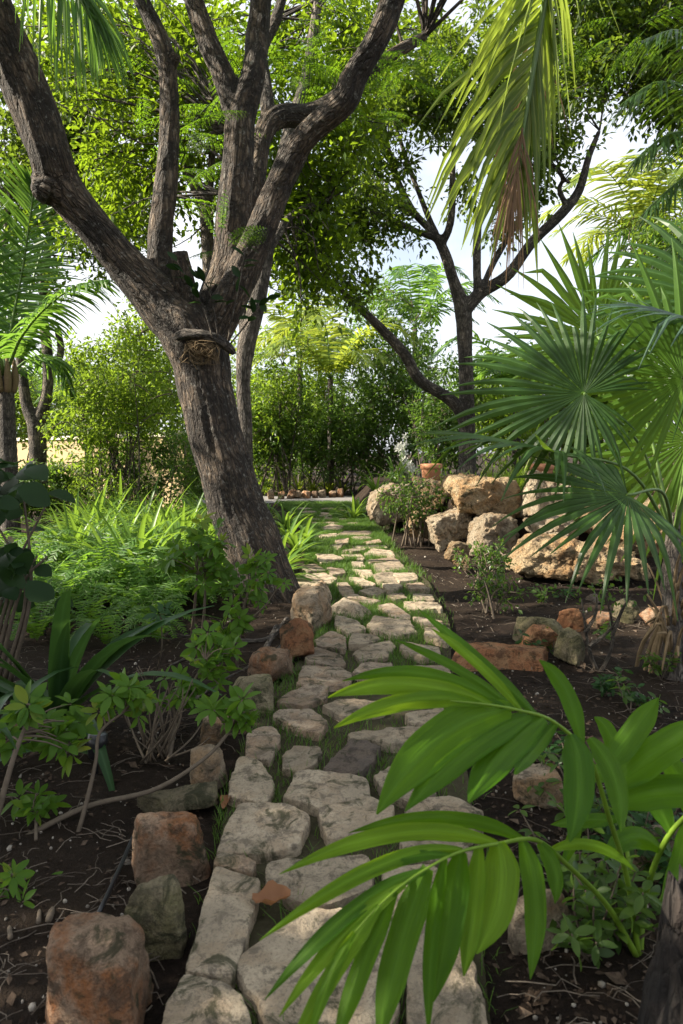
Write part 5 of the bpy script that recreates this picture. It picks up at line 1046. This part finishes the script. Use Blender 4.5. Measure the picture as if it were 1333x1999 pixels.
# dark broad leaved shrub at the left edge
ds = thing('dark_shrub', 'dark broad leaved shrub at the left edge before the ferns', 'shrub', G(-10, 1330)); m, lf = MB(), MB(); r = np.random.default_rng(9)
for k in range(6): tube(m, [G(-10 + 12 * k - 30, 1330), P(10 + 10 * k, 1150, 3.7), P(r.uniform(-20, 110), r.uniform(930, 1100), 3.7)], [.014, .01, .005], 6, 14)
pp = np.array([P(abs(r.normal()) * 50 - 25, r.choice([930, 965, 1090, 1130]) + r.normal() * 22, 3.7 + .22 * r.normal()) for _ in range(84)]); leaves(lf, pp, np.c_[r.normal(size=84) + .5, r.normal(size=84) - .4, r.normal(size=84) * .4 - .45], r.uniform(.09, .17, 84), BROAD, up=(0, -.6, 1)); m.build('stems', STEM, ds); lf.build('foliage', L_DARK, ds)
# seedlings on the right-hand soil
GSd = 'seedlings in the soil on the right'
SD = [(1190,1260,'seedling in the soil behind the bare forked shrub'),(1030,1290,'seedling in front of the orange wedge'),(1080,1285,'seedling beside the dark mossy block'),(1180,1370,'seedling in open soil above the foreground palm'),(1290,1340,'seedling beside the palm trunk foot'),(1250,1390,'seedling beside the red leaf scrap'),(1060,1180,'seedling behind the orange capped rock'),(1110,1165,'seedling near the grey stone chip'),(1230,1400,'seedling in the soil right of the frond'),(1110,1500,'seedling under the foreground palm'),(1050,1560,'seedling by the shaded tan rock'),(1290,1650,'small leaved seedling before the pale rock'),(1180,1800,'seedling under the arching petiole'),(1240,1700,'seedling behind the petioles'),(1150,1880,'seedling near the dark stump'),(1270,1600,'seedling at the right edge under the frond')]
SD += [(1150,1640,'leafy seedling between the petioles of the young palm'),(1200,1650,'leafy seedling right of the hanging leaflets'),(1120,1760,'seedling in the shade beside the cream angular rock'),(1300,1560,'leafy seedling in front of the tan rock at the right edge'),(1215,1850,'seedling at the foot of the young palm'),(1320,1760,'seedling behind the stump at the right edge'),(1270,1720,'leafy seedling between the young palm and the right edge')]
for k, (px, py, lab) in enumerate(SD):
    b = np.array(gpt(*G(px, py)[:2])); r = np.random.default_rng(700 + k); lf, m = MB(), MB(); root = thing('seedling', lab, 'seedling', b, GSd)
    big = 1.5 if px > 1100 and py > 1500 else 1.0
    for q in range(int(r.integers(3, 7) * big)):
        e = b + np.array([r.normal() * .05, r.normal() * .05, r.uniform(.05, .16)]) * np.array([big, big, big]); tube(m, [b, (b + e) / 2 + r.normal(size=3) * .01, e], [.004, .003, .002], 4, 5)
        for u in (.5, .75, 1): whorl(lf, b + (e - b) * u, (r.normal() * .4, r.normal() * .4, 1), .05, r, 4)
    m.build('stem', STEM, root); lf.build('foliage', L_CRIN if k % 2 else L_HED2, root)

# ------------------------------------------------------------------ wall, pots, lamps, flowers, dry leaf
def ring_lathe(mb, c, prof, seg=32, rnd=.5):
    a = np.linspace(0, 2 * np.pi, seg, endpoint=False); V = np.vstack([np.c_[c[0] + r * np.cos(a), c[1] + r * np.sin(a), np.full(seg, c[2] + z)] for r, z in prof]); i = np.arange(seg); i2 = (i + 1) % seg
    mb.add(V, np.vstack([np.stack([k * seg + i, k * seg + i2, (k + 1) * seg + i2, (k + 1) * seg + i], 1) for k in range(len(prof) - 1)]), rnd); return mb
def boxbetween(mb, a, b, t, z0, z1):
    a, b = np.array(a, float), np.array(b, float); d = nrm(b - a); n = np.array([-d[1], d[0]]) * t / 2; q = [a - n, b - n, b + n, a + n]
    V = [(x, y, z0) for x, y in q] + [(x, y, z1) for x, y in q]; mb.add(V, np.array([[0, 1, 5, 4], [1, 2, 6, 5], [2, 3, 7, 6], [3, 0, 4, 7], [4, 5, 6, 7], [3, 2, 1, 0]]))
wa, wb = P(-120, 880, 30)[:2], P(368, 880, 15.2)[:2]; gw = thing('garden_wall', 'cream stucco garden wall with pale coping behind the shrubs', 'wall', (*wb, 0))
m = MB(); boxbetween(m, wa, wb, .25, -.1, 1.62); m.build('wall', STUCCO, gw, smooth=False); m = MB(); boxbetween(m, wa, wb + nrm(wb - wa) * .05, .36, 1.622, 1.72); m.build('coping', CAPM, gw, smooth=False)
for k, (px, pyt, d, lab, w) in enumerate([(842, 906, 10.7, 'left terracotta pot on top of the boulder wall', .17), (1058, 906, 9.3, 'right terracotta pot half hidden by the fan palm', .16)]):
    t = P(px, pyt, d); c = np.array([t[0], d, t[2] - .32]); root = thing('terracotta_pot', lab, 'pot', c, 'terracotta pots')
    m = MB(); ring_lathe(m, c, [(.001, 0), (w * .75, 0), (w * .9, .24), (w * .91, .243)]); ring_lathe(m, c, [(w * .8, .27), (w * .1, .25), (.001, .25)]); m.build('body', TERRA, root)
    m = MB(); ring_lathe(m, c, [(w * .92, .245), (w, .25), (w * 1.01, .32), (w * .92, .325), (w * .8, .3), (w * .78, .27)]); m.build('rim', TERRA, root)
GW = 'white flower clumps at the end of the path'
for k, (px, py, lab) in enumerate([(787, 872, 'upper cluster of white flowers beside the dark shrub'), (797, 910, 'lower cluster of white flowers above the lilies')]):
    c = P(px, py, 14.8); root = thing('flower_clump', lab, 'flowers', (c[0], c[1], .1), GW); m = MB(); fl = MB()
    for q in range(9):
        e = c + RNG.normal(size=3) * np.array([.1, .06, .08]); tube(m, [np.array([c[0], c[1], .1]), (c + e) / 2 + np.array([0, 0, -.15]), e], [.008, .005, .003], 4, 6)
        an = np.linspace(0, 6.28, 6)[:5]; leaves(fl, np.repeat(e[None], 5, 0), np.stack([np.cos(an), np.full(5, -.4), np.sin(an)], 1), .09, LEAF6, up=(0, -1, 0))
    m.build('stem', GSTEM, root); fl.build('blossom', WHITE, root)
def spotlight(px, py, aim, lab):
    b = np.array(gpt(*G(px, py)[:2])); root = thing('garden_spotlight', lab, 'garden light', b, 'garden spotlights'); a = nrm(np.array(aim, float)); c = b + np.array([0, 0, .09])
    m = MB(); tube(m, [b + np.array([0, 0, -.03]), c], [.007, .007], 8); m.build('stake', BLACKM, root)
    m = MB(); tube(m, [c - a * .03, c - a * .02, c + a * .01, c + a * .04, c + a * .075], [.015, .028, .034, .042, .038], 20); m.build('housing', BLACKM, root)
    m = MB(); tube(m, [c + a * .0752, c + a * .0775], [.034, .033], 20); m.build('lens', LENS, root)
spotlight(188, 1500, (.1, .15, .95), 'round black garden spotlight facing up beside the slanting bare stem'); spotlight(88, 1235, (.3, .1, .8), 'black garden spotlight under the dark broad leaved shrub'); spotlight(683, 935, (0, 0, 1), 'small dark garden spotlight beyond the path end')
c = G(530, 1768, .05); m = MB(); n = 9; uu = np.linspace(-1, 1, n); A, B = np.meshgrid(uu, uu); wd = (1 - np.abs(A) ** 1.6 * .8); V = np.stack([c[0] + .052 * A, c[1] + .042 * B * wd + .01 * A, c[2] + .012 + .035 * (B * wd) ** 2 + .02 * A ** 2 + .006 * np.sin(A * 7 + B * 3)], -1); i, j = np.meshgrid(np.arange(n - 1), np.arange(n - 1), indexing='ij'); b0 = (i * n + j).ravel()
T(m.add(V, np.stack([b0, b0 + 1, b0 + n + 1, b0 + n], 1), .6).build('dry_leaf', DRY, loc=tuple(c)), 'curled brown dry leaf lying between the path slabs', 'leaf')
m = MB(); c = G(440, 1570, .03); V = np.stack([c[0] + .018 * A, c[1] + .05 * B * wd, c[2] + .01 + .02 * A ** 2], -1); T(m.add(V, np.stack([b0, b0 + 1, b0 + n + 1, b0 + n], 1), .6).build('dry_leaf', DRY, loc=tuple(c)), 'orange dry leaf standing against the block shaped slab', 'leaf')
m = MB(); tube(m, [G(275,1608,-.01),G(262,1630,.012),G(240,1680,.014),G(212,1742,.012),G(196,1775,.008),G(188,1795,-.012)], [.007]*6, 8, 40)
T(m.build('irrigation_hose', BLACKM, loc=tuple(G(300,1660))), 'thin black irrigation hose lying on the soil of the left bed', 'hose')

# ------------------------------------------------------------------ uncountable litter and grass
def scat(n, ylo, yhi, pxlo=-60, pxhi=1400, seed=0, pw=1.4):
    r = np.random.default_rng(seed); y = ylo + (yhi - ylo) * r.random(n) ** pw; px = r.uniform(pxlo, pxhi, n); x = (px - 666.5) / F * y; return x, y, r
x, y, r = scat(26000, .9, 12, seed=1); k = ((path_mask(x, y) < .9) | (r.random(len(x)) < .12)) & (r.random(len(x)) < .35 + 1.3 * np.clip(vnoise(np.c_[x * 1.6, y * 1.6, 0 * x]) + .2, 0, 1)); x, y = x[k], y[k]; n = len(x); lt = MB()
leaves(lt, np.c_[x, y, gz(x, y) + .006], np.c_[r.normal(size=(n, 2)), .25 * r.normal(size=n)], r.uniform(.008, .03, n) * (1 + 1.4 * (r.random(n) < .05)), LEAF2, rnd=r.random(n) ** 2); o = lt.build('leaf_litter', LIT, smooth=False); o['kind'] = 'stuff'; o['label'] = 'brown mulch and leaf scraps on the soil'
x, y, r = scat(2600, .9, 9, seed=2); k = (path_mask(x, y) < .9) | (r.random(len(x)) < .1); x, y = x[k], y[k]; n = len(x); z = gz(x, y); an = r.uniform(0, 6.28, n); L = r.uniform(.03, .17, n); kk = 5; t = np.linspace(-.5, .5, kk)
pt = np.stack([x[:, None] + np.cos(an)[:, None] * L[:, None] * t + .02 * L[:, None] * r.normal(size=(n, kk)) * 4 * .6, y[:, None] + np.sin(an)[:, None] * L[:, None] * t + .05 * L[:, None] * r.normal(size=(n, kk)), z[:, None] + .01 + (.02 * r.random((n, 1))) * (1 - 3 * t[None] ** 2)], -1)
tw = MB(); sd = np.repeat(np.stack([-np.sin(an), np.cos(an), 0 * an], 1)[:, None], kk, 1); strips(tw, pt, np.full((n, kk), 1.) * r.uniform(.0009, .0026, (n, 1)), sd, r.random(n), .9); o = tw.build('twig_litter', TWIG, smooth=False); o['kind'] = 'stuff'; o['label'] = 'thin dry twigs scattered on the soil'
x, y, r = scat(1500, 1, 9, seed=3); k = path_mask(x, y) < .8; x, y = x[k], y[k]; n = len(x); pv, pf = ICO[1]; s = r.uniform(.002, .007, n) * (1 + (r.random(n) < .04) * 1.2)
V = np.c_[x, y, gz(x, y) + .003][:, None] + pv[None] * s[:, None, None] * r.uniform(.6, 1.3, (n, 1, 3)); o = MB().add(V, (pf[None] + (np.arange(n) * len(pv))[:, None, None]).reshape(-1, 3), np.repeat(r.random(n), len(pv))).build('pebbles', PEB); o['kind'] = 'stuff'; o['label'] = 'pale pebbles in the soil'
def inpoly(x, y, P_, sh=.9):
    c = P_.mean(0); p = c + (P_ - c) * sh; ins = np.zeros(len(x), bool); q = np.roll(p, -1, 0)
    for (x0, y0), (x1, y1) in zip(p, q):
        cnd = ((y0 > y) != (y1 > y)); ins ^= cnd & (x < (x1 - x0) * (y - y0) / ((y1 - y0) + 1e-12) + x0)
    return ins
r = np.random.default_rng(5); n = 150000; y = 1.2 + 15.6 * r.random(n) ** 1.2; l = np.interp(y, PATHL[:, 1], PATHL[:, 0]); rr = np.interp(y, PATHR[:, 1], PATHR[:, 0]); x = l + (rr - l) * r.uniform(-.03, 1.05, n)
dens = vnoise(np.c_[x * 2.2, y * 2.2, 0 * x]) * .5 + .5; far = np.clip((y - 3.5) / 4, 0, 1); keep = r.random(n) < np.where(dens > .5 - .25 * far, .25 + .75 * far, .04 + .25 * far)
uu_ = (x - l) / (rr - l); keep &= ~((uu_ > .88) & (y < 9.5) & (r.random(n) < .8))
for p in POLYS:
    bb = (x > p[:, 0].min()) & (x < p[:, 0].max()) & (y > p[:, 1].min()) & (y < p[:, 1].max()) & keep; i = np.where(bb)[0]
    if len(i): keep[i[inpoly(x[i], y[i], p, .97)]] = False
x, y = x[keep], y[keep]; n = len(x); far = far[keep]
x2 = r.uniform(-.2, 1.3, 7000); y2 = r.uniform(10.6, 16.8, 7000); xl = np.interp(y2, PATHR[:, 1], PATHR[:, 0]); k = (x2 > xl - .1) & (x2 < xl + .5); x = np.r_[x, x2[k]]; y = np.r_[y, y2[k]]; n = len(x)
hgt = r.uniform(.018, .06, n) * (1 + .35 * np.clip((y - 3) / 5, 0, 1)); an = r.uniform(0, 6.28, n); lean = r.uniform(.2, 1.1, n); t = np.array([0, .5, 1.])
dx = np.stack([np.cos(an), np.sin(an), 0 * an], 1); b = np.c_[x, y, np.full(n, .018)]
pt = b[:, None] + dx[:, None] * (hgt * lean)[:, None, None] * (t ** 1.8)[None, :, None] + np.array([0, 0, 1.])[None, None] * (hgt[:, None] * t)[..., None]
sd = np.repeat(np.stack([-np.sin(an), np.cos(an), 0 * an], 1)[:, None], 3, 1); gm = MB(); strips(gm, pt, np.array([.0016, .0013, .0003])[None] * (1 + .09 * y)[:, None], sd, r.random(n), .1); o = gm.build('grass', GRASS, smooth=False); o['kind'] = 'stuff'; o['label'] = 'short grass growing in the joints of the stone path'

# ------------------------------------------------------------------ light, sky, camera
SUN_EL, SUN_AZ = math.radians(34), math.radians(-92)     # azimuth clockwise from +Y: low sun at the left
sd = Vector((math.sin(SUN_AZ) * math.cos(SUN_EL), math.cos(SUN_AZ) * math.cos(SUN_EL), math.sin(SUN_EL)))
ld = bpy.data.lights.new('sun', 'SUN'); ld.energy = 5.0; ld.angle = math.radians(.53); ld.color = (1, .9, .74)
lo = bpy.data.objects.new('sun', ld); COL.objects.link(lo); lo.rotation_euler = (-sd).to_track_quat('-Z', 'Y').to_euler(); lo.location = (-20, 0, 20)
w = bpy.data.worlds.new('World'); SC.world = w; w.use_nodes = True; nt = w.node_tree
sky = nt.nodes.new('ShaderNodeTexSky'); sky.sky_type = 'NISHITA'; sky.sun_disc = False; sky.sun_elevation = SUN_EL; sky.sun_rotation = SUN_AZ; sky.dust_density = 3.0; sky.air_density = 1.0; sky.ozone_density = 1.0
bg = nt.nodes['Background']; bg.inputs[1].default_value = .105
hs = nt.nodes.new('ShaderNodeHueSaturation'); hs.inputs['Saturation'].default_value = .6; nt.links.new(sky.outputs[0], hs.inputs['Color'])
tc = nt.nodes.new('ShaderNodeTexCoord'); nz = noise(nt, tc.outputs['Generated'], 2.6, 7, .6, .4)
nt.links.new(mixc(nt, ramp(nt, nz, [(.36, (0, 0, 0)), (.6, (1, 1, 1))]).outputs[0], hs.outputs[0], (4.1, 4.2, 4.4)), bg.inputs[0])
cd = bpy.data.cameras.new('camera'); co = bpy.data.objects.new('camera', cd); COL.objects.link(co); SC.camera = co
cd.sensor_fit = 'VERTICAL'; cd.sensor_height = 36; cd.lens = 24; cd.clip_start = .02; cd.clip_end = 2000
co.location = (0, 0, H); co.rotation_euler = (math.pi / 2 - PITCH, 0, 0)
cd.dof.use_dof = True; cd.dof.focus_distance = 5.5; cd.dof.aperture_fstop = 6.3
vs = SC.view_settings; vs.view_transform = 'Standard'; vs.look = 'None'; vs.gamma = 1; vs.exposure = 1.64
cy = SC.cycles; cy.max_bounces = 8; cy.diffuse_bounces = 4; cy.glossy_bounces = 2; cy.transmission_bounces = 4; cy.transparent_max_bounces = 4; cy.use_denoising = True; cy.sample_clamp_indirect = 6; cy.caustics_reflective = False; cy.caustics_refractive = False
for o in SC.objects:
    if 'base' in o: del o['base']
